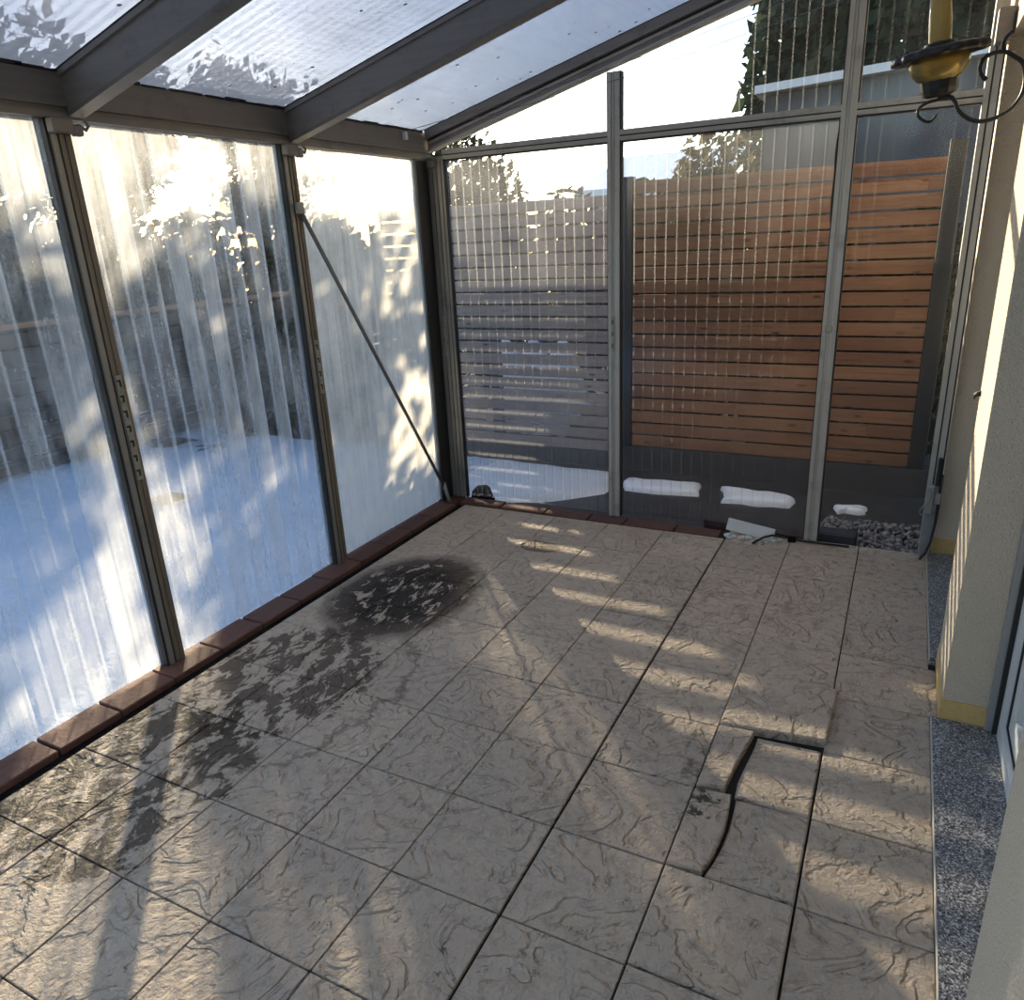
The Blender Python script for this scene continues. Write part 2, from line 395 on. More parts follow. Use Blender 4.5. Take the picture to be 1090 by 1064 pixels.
def mat_snow():
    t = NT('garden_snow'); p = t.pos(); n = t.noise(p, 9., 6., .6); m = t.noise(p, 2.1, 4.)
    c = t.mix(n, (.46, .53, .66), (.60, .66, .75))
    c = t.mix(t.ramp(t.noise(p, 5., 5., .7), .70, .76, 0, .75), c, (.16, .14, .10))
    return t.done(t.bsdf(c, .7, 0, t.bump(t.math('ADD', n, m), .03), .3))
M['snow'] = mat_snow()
M['snow_clean'] = simple('clean_snow', (.74, .77, .82), .7, 0, .03, 8, .01)
def mat_gravel():
    t = NT('gravel_stones'); oi = t.n('ShaderNodeNewGeometry').outputs['Random Per Island']; p = t.pos(); n = t.noise(p, 80., 3.)
    c = t.mix(oi, (.05, .05, .055), (.34, .33, .33)); c = t.mix(t.math('MULTIPLY', n, .4), c, (.1, .09, .09))
    return t.done(t.bsdf(c, .5, 0, None, .5))
M['gravel'] = mat_gravel()
def mat_leaf(name, c1, c2):
    t = NT(name); oi = t.n('ShaderNodeNewGeometry').outputs['Random Per Island']; c = t.mix(oi, c1, c2)
    df = t.n('ShaderNodeBsdfDiffuse'); tl = t.n('ShaderNodeBsdfTranslucent'); t.l(c, df.inputs[0]); t.l(c, tl.inputs[0])
    return t.done(t.mixs(.25, df.outputs[0], tl.outputs[0]))
M['leaf_dark'] = mat_leaf('evergreen_leaves', (.012, .022, .014), (.035, .05, .03))
M['leaf_brown'] = mat_leaf('winter_leaves', (.06, .05, .03), (.16, .13, .075))
M['leaf_hedge'] = mat_leaf('hedge_leaves', (.02, .03, .015), (.06, .07, .03))
M['bark'] = simple('bark', (.05, .04, .03), .9, 0, .3, 20, .01)
M['house_dark'] = simple('dark_grey_render', (.055, .058, .068), .9, 0, .1, 6)
M['house_wall'] = simple('pale_render', (.45, .42, .37), .9, 0, .06, 6)
M['fascia'] = simple('pale_fascia', (.5, .53, .56), .5, 0, .05, 6)
def mat_glass(name, col, rough=.03):
    t = NT(name); tr = t.n('ShaderNodeBsdfTransparent'); tr.inputs[0].default_value = (*col, 1)
    gl = t.n('ShaderNodeBsdfGlossy'); gl.inputs['Roughness'].default_value = rough; fr = t.n('ShaderNodeFresnel'); fr.inputs['IOR'].default_value = 1.5
    return t.done(t.mixs(fr.outputs[0], tr.outputs[0], gl.outputs[0]))
M['door_glass'] = mat_glass('door_glass', (.75, .8, .8))
def mat_amber(name, col, mixf):
    t = NT(name); p = t.coord(); n = t.noise(p, 40., 3., .6, 1.)
    tr = t.n('ShaderNodeBsdfTransparent'); tr.inputs[0].default_value = (*col, 1)
    tl = t.n('ShaderNodeBsdfTranslucent'); tl.inputs[0].default_value = (*col, 1)
    df = t.n('ShaderNodeBsdfDiffuse'); df.inputs[0].default_value = (*col, 1)
    gl = t.n('ShaderNodeBsdfGlossy'); gl.inputs['Roughness'].default_value = .08; fr = t.n('ShaderNodeFresnel'); fr.inputs['IOR'].default_value = 1.5
    t.l(t.bump(n, .004), gl.inputs['Normal'])
    s = t.mixs(mixf, tr.outputs[0], t.mixs(.4, tl.outputs[0], df.outputs[0]))
    return t.done(t.mixs(fr.outputs[0], s, gl.outputs[0]))
M['amber'] = mat_amber('amber_glass', (.90, .74, .28), .30)
M['amber_frost'] = mat_amber('frosted_amber_glass', (.80, .62, .20), .85)

# ------------------------------------------------------------------ layout numbers (metres)
S, SY = .333, .3257                    # tile pitch
XL = -1.80                             # inner face of the left posts
YB = 2.42                              # inner face of the gable frame
XH = 1.0                               # house wall
SLOPE = .262
roof_z = lambda x: 2.195 + SLOPE * (x - XL)    # underside of the roof sheets

# ------------------------------------------------------------------ floor
fl = MB()
fl.box(-1.645, 1.0, -2.4, 2.455, -.06, -.0125, 1)
r2 = random.Random(3)
loose_cells = {(1, 2), (1, 1), (1, 0), (1, -1), (1, -2)}
def tile_poly(b, x0, x1, y0, y1, dz=0.):
    g = .0022; tx, ty = r2.uniform(-.0012, .0012), r2.uniform(-.0012, .0012)
    x0 += g; x1 -= g; y0 += g; y1 -= g
    cx, cy = (x0 + x1) / 2, (y0 + y1) / 2
    Mx = Matrix.Translation((cx, cy, dz)) @ Matrix.Rotation(tx * 2, 4, 'Y') @ Matrix.Rotation(ty * 2, 4, 'X') @ Matrix.Rotation(r2.uniform(-.002, .002), 4, 'Z')
    b.bbox(x0 - cx, x1 - cx, y0 - cy, y1 - cy, -.012, 0., .0016, 0, Mx)
for i in range(-5, 3):
    for j in range(-8, 8):
        x0, x1 = i * S, (i + 1) * S; y0, y1 = j * SY, (j + 1) * SY
        if i == -5: x0 = -1.642
        if i == 2:
            x1 = .974 if (y0 > 1.29 or y0 < .93) else .998
        if j == 7:
            if x0 < -.01: y1 = 2.315
            else: y1 = 2.45
        if i >= 0: x0 += .004 if i == 0 else 0
        if (i, j) in loose_cells: continue
        tile_poly(fl, x0, x1, y0, y1, r2.uniform(-.0012, .0006) - (.002 if i == 0 else 0))
floor = fl.build('floor', [M['tile'], M['mortar']]); tag(floor, 'grey slate-look tiled conservatory floor with damp dark stains', 'floor', kind='structure')

# loose and cracked tiles
def loose(name, poly, ztop, thick, label, tilt=(0, 0), z_extra=0.):
    poly = [(max(p[0], .3385), p[1]) for p in poly]                    # an open joint along the left edge
    b = MB(); cx = sum(p[0] for p in poly) / len(poly); cy = sum(p[1] for p in poly) / len(poly)
    R_ = Matrix.Translation((cx, cy, 0)) @ Matrix.Rotation(tilt[0], 4, 'X') @ Matrix.Rotation(tilt[1], 4, 'Y') @ Matrix.Translation((-cx, -cy, 0))
    b.prism(poly, ztop - thick, ztop, 0, R_, .005)
    o = b.build(name, M['tile'], loc=(cx, cy, ztop - thick)); return tag(o, label, 'floor tile')
loose('loose_tile', [(.338, .648), (.672, .684), (.680, 1.005), (.339, .983)], .021, .031, 'whole floor tile lifted above its neighbours, overlapping the next column to its right')
loose('cracked_tile_piece', [(.336, .640), (.350, .648), (.452, .653), (.446, .60), (.440, .545), (.430, .475), (.424, .40), (.420, .340), (.36, .328), (.338, .318)], .016, .027, 'narrow raised broken tile strip just in front of the lifted whole tile')
loose('cracked_tile_piece', [(.466, .640), (.662, .646), (.662, .330), (.452, .330), (.448, .40), (.455, .48), (.462, .55), (.465, .60)], .002, .0135, 'wide broken tile piece right of the narrow raised strip, black curved crack between them')
loose('cracked_tile_piece', [(.328, .308), (.443, .323), (.450, .26), (.453, .19), (.450, .12), (.443, .06), (.430, .004), (.37, -.004), (.327, -.008)], .016, .027, 'pale broken tile strip with dark mossy smears, nearer of the two raised strips')
loose('cracked_tile_piece', [(.458, .320), (.662, .326), (.662, .006), (.440, .002), (.452, .06), (.460, .12), (.464, .19), (.462, .26)], .002, .0135, 'wide broken tile piece beside the pale strip with mossy smears')
loose('loose_tile', [(.329, -.324), (.662, -.322), (.662, -.003), (.329, -.012)], .009, .020, 'tilted floor tile with raised bright left edge, directly in front of the pale mossy strip', (0, .022))
loose('loose_tile', [(.331, -.648), (.662, -.648), (.662, -.328), (.331, -.330)], .008, .019, 'tilted floor tile at the bottom edge of the photo, left edge standing proud', (0, .020))

# ------------------------------------------------------------------ curb bricks
words = ['first', 'second', 'third', 'fourth', 'fifth', 'sixth', 'seventh', 'eighth', 'ninth', 'tenth', 'eleventh', 'twelfth', 'thirteenth', 'fourteenth']
y = 2.30; k = 0
while y > -.85:
    ln = .243; z = .006 + rnd.uniform(-.002, .002)
    b = MB(); cy = y - ln / 2
    b.bbox(-.0725, .0725, -ln / 2 + .004, ln / 2 - .004, -.05, 0, .004, 0, Matrix.Rotation(rnd.uniform(-.012, .012), 4, 'Z'))
    o = b.build('curb_brick', M['brick']); o.location = (-1.775 + rnd.uniform(-.006, .006), cy, z)
    tag(o, 'red curb brick under the left sheets, %s brick counting from the far left corner' % words[k], 'brick', 'red bricks edging the floor along the left side')
    y -= ln; k += 1
x = -1.70; k = 0
for ln in (.30, .30, .29, .22, .30, .255):
    z = .007 - .002 * k + rnd.uniform(-.001, .002)
    b = MB(); b.bbox(-ln / 2 + .004, ln / 2 - .004, -.055, .055, -.05, 0, .004, 0, Matrix.Rotation(rnd.uniform(-.02, .02), 4, 'Z'))
    o = b.build('curb_brick', M['brick']); o.location = (x + ln / 2, 2.385, z)
    tag(o, 'red curb brick under the gable, %s to the right of the corner brick' % words[k], 'brick', 'red bricks edging the floor along the gable end')
    x += ln; k += 1
b = MB(); b.bbox(-.07, .07, -.065, .065, -.05, 0, .004)
o = b.build('corner_brick', M['brick']); o.location = (-1.775, 2.375, .008); tag(o, 'red curb brick set square under the far left corner post', 'brick')

# ------------------------------------------------------------------ posts of the left side
def left_post(y0, label, plate_z, clip=True, fine=False):
    w = .083
    root = empty('frame_post', (XL - .03, y0 + w / 2, .0), label, 'post')
    b = MB(); z0, z1 = .006, 2.045
    b.box(XL - .055, XL - .004, y0 + .010, y0 + w, z0, z1)
    b.box(XL - .004, XL, y0 + .012, y0 + .032, z0, z1); 
    b.build('post_body', M['alu_post'], root)
    b = MB(); b.box(XL - .004, XL + .001, y0 + .040, y0 + .055, z0, z1); b.box(XL - .004, XL + .002, y0 + .061, y0 + w - .002, z0, z1)
    b.build('glazing_bead', M['tan'], root)
    b = MB(); b.box(XL - .050, XL - .006, y0, y0 + .0105, z0, z1); b.box(XL - .004, XL - .002, y0 + .033, y0 + .039, z0, z1)
    b.build('gasket', M['black'], root)
    zc, zl = plate_z
    b = MB(); b.bbox(XL + .001, XL + .008, y0 + .044, y0 + .068, zc - zl / 2, zc + zl / 2, .001)
    p = b.build('slotted_plate', M['slot'], root)
    n = max(3, int(zl / .055))
    for i in range(n):
        zz = zc - zl / 2 + zl * (i + .5) / n; b = MB()
        b.box(XL + .0075, XL + .0088, y0 + .052, y0 + .060, zz - .013, zz + .013)
        b.box(XL + .0075, XL + .0088, y0 + .044, y0 + .052, zz + .006, zz + .013)
        s_ = b.build('slot', M['black'], root); s_.parent = p; s_.location = (0, 0, 0)
    if clip:
        b = MB(); b.bbox(XL - .004, XL + .035, y0 + .004, y0 + .078, 2.000, 2.046, .004); b.bbox(XL + .0, XL + .03, y0 + .078, y0 + .115, 1.995, 2.030, .006)
        c = b.build('corner_clip', M['alu_dark'], root)
        b = MB(); b.tube([(XL + .02, y0 + .10, 2.03), (XL + .025, y0 + .125, 2.015), (XL + .02, y0 + .14, 2.03), (XL + .015, y0 + .13, 2.045)], .006)
        h = b.build('hook', M['alu_dark'], root)
    return root
left_post(.163, 'grey post with long slotted plate, nearest post of the left side', (1.0, .40))
left_post(1.24, 'grey post of the left side that carries the diagonal brace', (1.05, .26))
# corner post
root = empty('corner_post', (XL, 2.38, 0), 'broad grooved dark grey post in the far left corner', 'post')
b = MB(); b.box(XL - .05, XL - .002, 2.325, 2.46, .012, 2.06); b.box(XL - .002, XL + .105, 2.425, 2.47, .012, 2.06); b.build('post_body', M['alu_post'], root)
b = MB()
for q in (.012, .040, .068): b.box(XL + q, XL + q + .022, 2.418, 2.426, .012, 2.045)
b.box(XL + .098, XL + .110, 2.424, 2.46, .012, 2.045)
b.build('groove_strip', M['alu_post'], root)
b = MB(); b.box(XL - .003, XL + .006, 2.30, 2.418, .012, 2.04); b.box(XL + .110, XL + .116, 2.42, 2.45, .012, 2.045); b.build('gasket', M['black'], root)
b = MB(); b.bbox(XL + .030, XL + .055, 2.412, 2.419, .93, 1.17, .001); b.build('slotted_plate', M['slot'], root)
b = MB(); b.bbox(XL + .01, XL + .07, 2.395, 2.42, 2.0, 2.04, .004); b.build('corner_clip', M['alu_dark'], root)

# eaves beam
root = empty('eaves_beam', (XL, .5, 2.045), 'long dark grey beam along the top of the left side', 'beam')
b = MB(); b.box(XL - .06, XL, -1.4, 2.47, 2.094, 2.19); b.build('beam_body', M['alu_dark'], root)
b = MB(); b.box(XL - .06, XL + .004, -1.4, 2.47, 2.046, 2.066); b.box(XL - .06, XL - .006, -1.4, 2.47, 2.066, 2.084); b.box(XL - .06, XL + .008, -1.4, 2.47, 2.084, 2.094); b.build('lower_flange', M['alu_dark'], root)
b = MB(); rr = random.Random(5); yy = -1.3
while yy < 2.4:
    l_ = rr.uniform(.03, .12); b.bbox(XL - .03, XL + .006, yy, min(2.42, yy + l_), 2.186, 2.192 + rr.uniform(.0, .008), .002); yy += l_ * rr.uniform(.7, 1.2)
b.build('sealant', M['black'], root)

# rafters
def rafter(yc, label, y_half=.022, xend=1.0, depth=.135):
    root = empty('roof_rafter', (XL, yc, 2.06), label, 'rafter')
    def bar(b, dz0, dz1, y0, y1, x0=XL, x1=xend):
        vs = [Vector((xx, yy_, roof_z(xx) + dz)) for xx in (x0, x1) for yy_ in (y0, y1) for dz in (dz0, dz1)]
        b.solid(vs, [(0, 1, 3, 2), (4, 6, 7, 5), (0, 4, 5, 1), (2, 3, 7, 6), (0, 2, 6, 4), (1, 5, 7, 3)])
    b = MB(); bar(b, -depth, -.004, yc - y_half, yc + y_half); bar(b, -.022, -.004, yc - y_half - .01, yc + y_half + .01); b.build('rafter_body', M['alu_rafter'], root)
    b = MB(); bar(b, -depth - .008, -depth + .006, yc - y_half - .006, yc + y_half + .006); b.build('bottom_lip', M['alu_dark'], root)
    b = MB(); bar(b, -.004, .0, yc - y_half - .012, yc + y_half + .012); b.build('gasket', M['black'], root)
    return root
rafter(-.83 + .025, 'roof rafter over the near end, outermost on the left')
rafter(.275, 'wide grey roof rafter meeting the eaves beam above the nearest left post')
rafter(1.322, 'wide grey roof rafter meeting the eaves beam above the braced post')
# gable rafter: stepped profile
root = empty('gable_rafter', (XL, YB, 2.1), 'stepped grey rafter sloping along the top of the far gable', 'rafter')
def gbar(b, dz0, dz1, y0, y1, x0=XL + .02, x1=1.0):
    vs = [Vector((xx, yy_, roof_z(xx) + dz)) for xx in (x0, x1) for yy_ in (y0, y1) for dz in (dz0, dz1)]
    b.solid(vs, [(0, 1, 3, 2), (4, 6, 7, 5), (0, 4, 5, 1), (2, 3, 7, 6), (0, 2, 6, 4), (1, 5, 7, 3)])
b = MB(); gbar(b, -.105, -.03, YB, YB + .05); gbar(b, -.05, -.004, YB - .03, YB + .05); b.build('rafter_body', M['alu_rafter'], root)
b = MB(); gbar(b, -.075, -.062, YB - .006, YB); gbar(b, -.112, -.098, YB - .008, YB + .05); b.build('bead', M['alu_rail'], root)
b = MB(); gbar(b, -.058, -.050, YB - .004, YB); gbar(b, -.004, 0., YB - .032, YB + .05); b.build('gasket', M['black'], root)

# gable posts, rails, jamb
def gable_post(xc, label, plate, z1):
    root = empty('gable_post', (xc, YB + .02, 0), label, 'post')
    b = MB(); b.box(xc - .032, xc + .032, YB + .008, YB + .055, .008, z1)
    b.box(xc - .032, xc - .012, YB, YB + .01, .008, z1); b.box(xc + .004, xc + .032, YB + .002, YB + .01, .008, z1); b.box(xc - .008, xc + .0, YB + .003, YB + .01, .008, z1)
    b.build('post_body', M['alu_light'], root)
    b = MB(); b.box(xc - .037, xc - .032, YB + .006, YB + .05, .008, z1); b.box(xc + .032, xc + .038, YB + .006, YB + .05, .008, z1); b.build('gasket', M['black'], root)
    if plate:
        z, l_ = plate; b = MB(); b.bbox(xc - .012, xc + .004, YB - .008, YB, z - l_ / 2, z + l_ / 2, .001)
        p = b.build('slotted_plate', M['slot'], root)
        n = max(2, int(l_ / .05))
        for i in range(n):
            zz = z - l_ / 2 + l_ * (i + .5) / n; b = MB(); b.box(xc - .008, xc - .001, YB - .0088, YB - .0075, zz - .012, zz + .012)
            s_ = b.build('slot', M['black'], root); s_.parent = p; s_.location = (0, 0, 0)
    return root
gable_post(-.670, 'pale grey post with small slotted plate in the middle of the far gable', (1.08, .19), roof_z(-.67) - .135)
p4 = gable_post(.427, 'pale grey post in front of the orange-brown fence, right part of the gable', None, roof_z(.427) - .135)
b = MB(); b.bbox(.410, .440, YB - .012, YB + .002, 1.10, 1.13, .003); b.build('latch', M['slot'], p4)
b = MB(); b.tube([(.392, YB - .004, 1.98), (.388, YB - .006, 1.90), (.391, YB - .004, 1.80), (.388, YB - .005, 1.70), (.391, YB - .004, 1.60)], .004, 6); b.build('peeling_gasket', M['black'], p4)
def rail(x0, x1, label):
    root = empty('gable_rail', ((x0 + x1) / 2, YB + .02, 2.065), label, 'rail')
    b = MB(); b.box(x0, x1, YB + .008, YB + .05, 2.042, 2.09); b.box(x0, x1, YB, YB + .01, 2.068, 2.092); b.box(x0, x1, YB + .003, YB + .01, 2.044, 2.062); b.build('rail_body', M['alu_rail'], root)
    b = MB(); b.box(x0, x1, YB + .01, YB + .05, 2.036, 2.042); b.box(x0, x1, YB + .005, YB + .009, 2.062, 2.068); b.build('gasket', M['black'], root)
rail(XL + .105, -.702, 'short grey horizontal rail between the corner post and the middle post')
rail(-.638, .395, 'long grey horizontal rail between the two gable posts')
rail(.459, .935, 'grey horizontal rail behind the lantern, between right post and jamb')
root = empty('gable_jamb', (.967, YB + .02, 0), 'pale grey jamb profile fixed against the house wall', 'post')
b = MB(); b.box(.935, .985, YB + .006, YB + .055, .02, 2.9); b.box(.935, .955, YB - .002, YB + .008, .18, 2.9); b.box(.962, .985, YB - .004, YB + .008, .18, 2.25); b.build('post_body', M['alu_light'], root)
b = MB(); b.box(.985, .992, YB - .002, YB + .05, .18, 2.24); b.box(.955, .962, YB + .0, YB + .006, .18, 2.24); b.build('gasket', M['black'], root)
b = MB(); b.bbox(.945, 1.0, YB - .09, YB + .002, 2.24, 2.36, .003); b.build('end_plate', M['alu_dark'], root)

# diagonal brace
root = empty('diagonal_brace', (-1.775, 1.8, .9), 'thin grey metal brace running diagonally down to the far left corner', 'brace')
A_, B_ = Vector((-1.785, 1.292, 1.775)), Vector((-1.775, 2.30, .10))
b = MB(); b.tube([A_, lift(A_, B_, .5), B_], .010, 8); b.build('rod', M['alu_dark'], root, True)
b = MB(); b.bbox(-1.799, -1.768, 1.275, 1.31, 1.755, 1.805, .004); b.build('end_bracket', M['slot'], root)
b = MB(); b.tube([(-1.775, 2.29, .14), (-1.74, 2.285, .02)], .012, 8); b.build('foot', M['slot'], root, True)

# ------------------------------------------------------------------ polycarbonate sheets
def sheet(name, label, mats, O, U, V, N, u0, u1, v0, vtop, pitch=.06, th=.016, web=.003, off=0., vspan=None, group=None):
    """twin-wall sheet: two skins and the ribs between them, one mesh; vtop(u) gives its upper edge"""
    O, U, V, N = map(Vector, (O, U, V, N)); b = MB()
    us = [u0]; k = math.ceil((u0 + .01) / pitch)
    while k * pitch < u1 - .01: us.append(k * pitch); k += 1
    us.append(u1)
    P = lambda u, v, n: O + U * u + V * v + N * n
    nv = 6
    for a, c in zip(us[:-1], us[1:]):
        for n_ in (0, th):
            q = [(a, v0), (c, v0), (c, vtop(c)), (a, vtop(a))]
            b.face([P(*k_, n_) for k_ in q], 2 if n_ else 0, q)
    for u in us:
        w = web / 2; h = vtop(u)
        pts = [P(u + su * w, v, n_) for su in (-1, 1) for v in (v0 + .001, h - .001) for n_ in (.0006, th - .0006)]
        n0 = len(b.v); b.v += [tuple(p) for p in pts]
        for f in [(0, 1, 3, 2), (4, 6, 7, 5), (0, 4, 5, 1), (2, 3, 7, 6)]:
            b.f.append(tuple(i + n0 for i in f)); b.mi.append(1)
    for vv in (v0,):
        b.face([P(u0, v0, 0), P(u1, v0, 0), P(u1, v0, th), P(u0, v0, th)], 1)
    c0 = P((u0 + u1) / 2, v0, 0)
    o = b.build(name, list(mats) + [M['skin_clear']], loc=c0)
    return tag(o, label, 'plastic panel', group)
def lm(seed, **k): return mat_sheet('fogged_sheet_skin', seed, **k)
XP = XL - .030
const = lambda z: (lambda u: z)
LN = 'ribbed_plastic_sheet'
pw = .072
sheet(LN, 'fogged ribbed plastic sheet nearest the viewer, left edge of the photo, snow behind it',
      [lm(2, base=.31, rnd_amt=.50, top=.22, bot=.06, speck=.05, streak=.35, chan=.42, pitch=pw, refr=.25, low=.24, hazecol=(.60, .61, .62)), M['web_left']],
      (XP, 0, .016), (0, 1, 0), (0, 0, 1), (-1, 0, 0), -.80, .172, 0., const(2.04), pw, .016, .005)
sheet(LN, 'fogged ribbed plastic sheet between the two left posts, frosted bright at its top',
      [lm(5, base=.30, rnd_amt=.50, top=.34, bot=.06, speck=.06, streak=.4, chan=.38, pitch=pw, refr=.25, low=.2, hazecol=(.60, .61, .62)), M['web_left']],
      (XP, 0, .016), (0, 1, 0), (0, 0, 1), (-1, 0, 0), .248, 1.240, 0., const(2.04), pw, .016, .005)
sheet(LN, 'milky ribbed plastic sheet behind the diagonal brace, next to the far left corner',
      [lm(9, base=.70, rnd_amt=.2, top=.10, bot=.22, hazecol=(.74, .71, .64), speck=.05, streak=.5, chan=.12, pitch=.03, refr=.4, blotch=.5), M['web_left']],
      (XP, 0, .016), (0, 1, 0), (0, 0, 1), (-1, 0, 0), 1.325, 2.325, 0., const(2.04), .03, .010, .002)
YP = YB + .022; pg = .0565
gable_top = lambda x: roof_z(x) - .114
clear = dict(rnd_amt=.05, streak=.10, chan=.04, pitch=pg, blotch=.10, diff=.4, refr=0.)
mL = lm(12, base=.07, top=.10, bot=.0, low=.22, hazecol=(.56, .57, .62), **clear); clearer = dict(clear, rnd_amt=.02, streak=.04, blotch=.05, chan=.02, hazecol=(.6, .62, .64)); mM = lm(15, base=.004, top=.08, bot=.0, **clearer); mR = lm(18, base=.0, top=.0, bot=.01, **clearer); mU = lm(21, base=.0, top=.0, bot=.0, **clearer)
w4 = .0036
sheet(LN, 'clear ribbed gable sheet over the greyish fence, between corner post and middle post', [mL, M['web']], (0, YP, 0), (1, 0, 0), (0, 0, 1), (0, 1, 0), XL + .11, -.702, .02, const(2.04), pg, .012, w4)
sheet(LN, 'large clear ribbed gable sheet over the orange-brown fence, between the two gable posts', [mM, M['web']], (0, YP, 0), (1, 0, 0), (0, 0, 1), (0, 1, 0), -.636, .393, .02, const(2.04), pg, .012, w4)
sheet(LN, 'narrow clear ribbed gable sheet beside the house wall, its bottom ending above the gravel', [mR, M['web']], (0, YP, 0), (1, 0, 0), (0, 0, 1), (0, 1, 0), .461, .938, .115, const(2.04), pg, .012, w4)
sheet(LN, 'small triangular ribbed sheet above the rail, left of the middle gable post', [mU, M['web']], (0, YP, 0), (1, 0, 0), (0, 0, 1), (0, 1, 0), XL + .14, -.702, 2.088, lambda u: max(2.10, gable_top(u)), pg, .012, w4)
sheet(LN, 'sloping-topped ribbed sheet with sky and trees behind it, above the long gable rail', [mU, M['web']], (0, YP, 0), (1, 0, 0), (0, 0, 1), (0, 1, 0), -.636, .393, 2.088, gable_top, pg, .012, w4)
sheet(LN, 'narrow upper ribbed sheet behind the wall lantern', [mU, M['web']], (0, YP, 0), (1, 0, 0), (0, 0, 1), (0, 1, 0), .461, .938, 2.088, gable_top, pg, .012, w4)
# roof sheets (u runs along the house, v up the slope)
sl = Vector((1, 0, SLOPE)).normalized(); nr = Vector((-SLOPE, 0, 1)).normalized()
for ya, yb, lab in ((-.78, .262, 'bluish roof sheet in the top left corner of the photo, left of the first rafter'),
                    (.288, 1.309, 'bluish speckled roof sheet between the two wide rafters'),
                    (1.335, 2.44, 'bluish roof sheet between the second wide rafter and the far gable')):
    sheet('roof_sheet', lab, [M['roof_skin'], M['web_roof']], (XL - .06, 0, roof_z(XL - .06) + .002), (0, 1, 0), sl, nr, ya, yb, -.02, const(2.93), .045, .016, .003)

# clothes line with its clip on the eaves beam
root = empty('wire_line', (-1.79, 2.22, 2.17), 'pair of thin wires from a white clip on the eaves beam towards the house', 'wire')
b = MB(); b.bbox(-1.80, -1.775, 2.195, 2.22, 2.135, 2.175, .003); b.build('clip', M['white_pvc'], root)
b = MB()
for dz in (0, .012):
    b.tube([(-1.785, 2.21, 2.165 + dz), (-1.3, 2.26, 2.21 + dz * 3), (-.6, 2.32, 2.30 + dz * 5), (.3, 2.36, 2.47 + dz * 6), (.995, 2.38, 2.62 + dz * 6)], .0018, 5)
b.build('wire', M['alu_dark'], root)

# ------------------------------------------------------------------ house wall
b = MB()
H = 3.1
b.box(XH, 1.40, -2.4, -.25, -.05, H)                 # foreground stretch
b.box(XH, 1.40, .967, 1.345, .088, H)                # pier
b.box(XH, 1.40, 2.465, 3.6, .088, H)                 # behind the jamb
b.box(XH + .006, 1.40, -.25, .967, 2.27, H)          # lintels
b.box(XH + .006, 1.40, 1.345, 2.465, 2.27, H)
b.box(1.40, 1.45, -2.4, 3.6, -.05, H)                # room side
wall = b.build('wall_right', M['plaster']); tag(wall, 'cream roughcast house wall with two door openings', 'wall', kind='structure')
tn = 0
for (y0, y1, lab) in ((.962, 1.348, 'yellow block strip at the foot of the cream wall pier'), (2.462, 2.60, 'yellow block strip at the foot of the far house wall, beside the jamb')):
    b = MB(); b.box(XH - .004, 1.395, y0, y1, .0, .088, 0); 
    tn += 1; o = b.build('trim_%d' % tn, M['yellow_block'], loc=(XH + .2, (y0 + y1) / 2, 0)); tag(o, lab, 'base block', kind='structure')
# granite sills
for (y0, y1, lab) in ((-.80, .958, 'speckled granite sill in the near doorway, wider one in front'), (1.352, 2.44, 'speckled granite sill in the far doorway, behind the pier')):
    b = MB(); xr = .976
    prof = [(xr, -.012), (xr, .016), (xr + .004, .020), (1.16, .022), (1.16, -.012)]
    if y0 < -.3:
        b.prism([(xr, -.25 - .55), (XH - .001, -.8), (XH - .001, -.252), (1.16, -.248), (1.16, y1), (xr, y1)], -.0124, .020, 0, None, .0025)
    else: b.bbox(xr, 1.16, y0, y1, -.0124, .020, .0025)
    root = empty('granite_sill', (1.05, (y0 + y1) / 2, 0), lab, 'sill')
    b.build('slab', M['granite'], root)
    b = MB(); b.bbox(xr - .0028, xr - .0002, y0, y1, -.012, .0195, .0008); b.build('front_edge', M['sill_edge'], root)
# doors
def door(name, y0, y1, label):
    root = empty(name, (1.16, (y0 + y1) / 2, 0), label, 'door', kind='structure')
    def frame(b, x0, x1, ya, yb, za, zb, w):
        b.box(x0, x1, ya, ya + w, za, zb); b.box(x0, x1, yb - w, yb, za, zb); b.box(x0, x1, ya + w, yb - w, za, za + w); b.box(x0, x1, ya + w, yb - w, zb - w, zb)
    zt = 2.27
    b = MB(); b.box(1.128, 1.146, y1 - .030, y1, .02, zt); b.box(1.128, 1.146, y0, y0 + .03, .02, zt); b.build('shutter_rail', M['grey_pvc'], root)
    b = MB(); b.box(1.146, 1.160, y1 - .040, y1 - .002, .02, zt); b.box(1.146, 1.16, y0 + .002, y0 + .04, .02, zt); b.build('gasket', M['black'], root)
    b = MB(); frame(b, 1.160, 1.230, y0, y1, .0, zt, .075); b.build('door_frame', M['white_pvc'], root)
    b = MB(); frame(b, 1.180, 1.245, y0 + .082, y1 - .082, .082, zt - .08, .08); b.build('door_leaf', M['white_pvc'], root)
    b = MB(); b.box(1.175, 1.182, y1 - .088, y1 - .075, .08, zt - .08); b.box(1.175, 1.182, y0 + .075, y1 - .075, .074, .082); b.build('seal', M['black'], root)
    b = MB(); b.box(1.205, 1.225, y0 + .155, y1 - .155, .155, zt - .155); b.build('glass', M['door_glass'], root)
door('door_1', -.25, .967, 'white plastic patio door in the near opening of the house wall')
door('door_2', 1.345, 2.465, 'white plastic patio door in the far opening, hidden behind the pier')
# small things on the wall
b = MB(); b.tube([(1.0, 1.318, 1.048), (.992, 1.322, 1.046), (.985, 1.326, 1.040), (.984, 1.330, 1.028)], [.010, .009, .007, .004], 8)
o = b.build('wall_hook', M['black'], loc=(1.0, 1.318, 1.04)); tag(o, 'small black hook on the edge of the cream pier', 'hook')

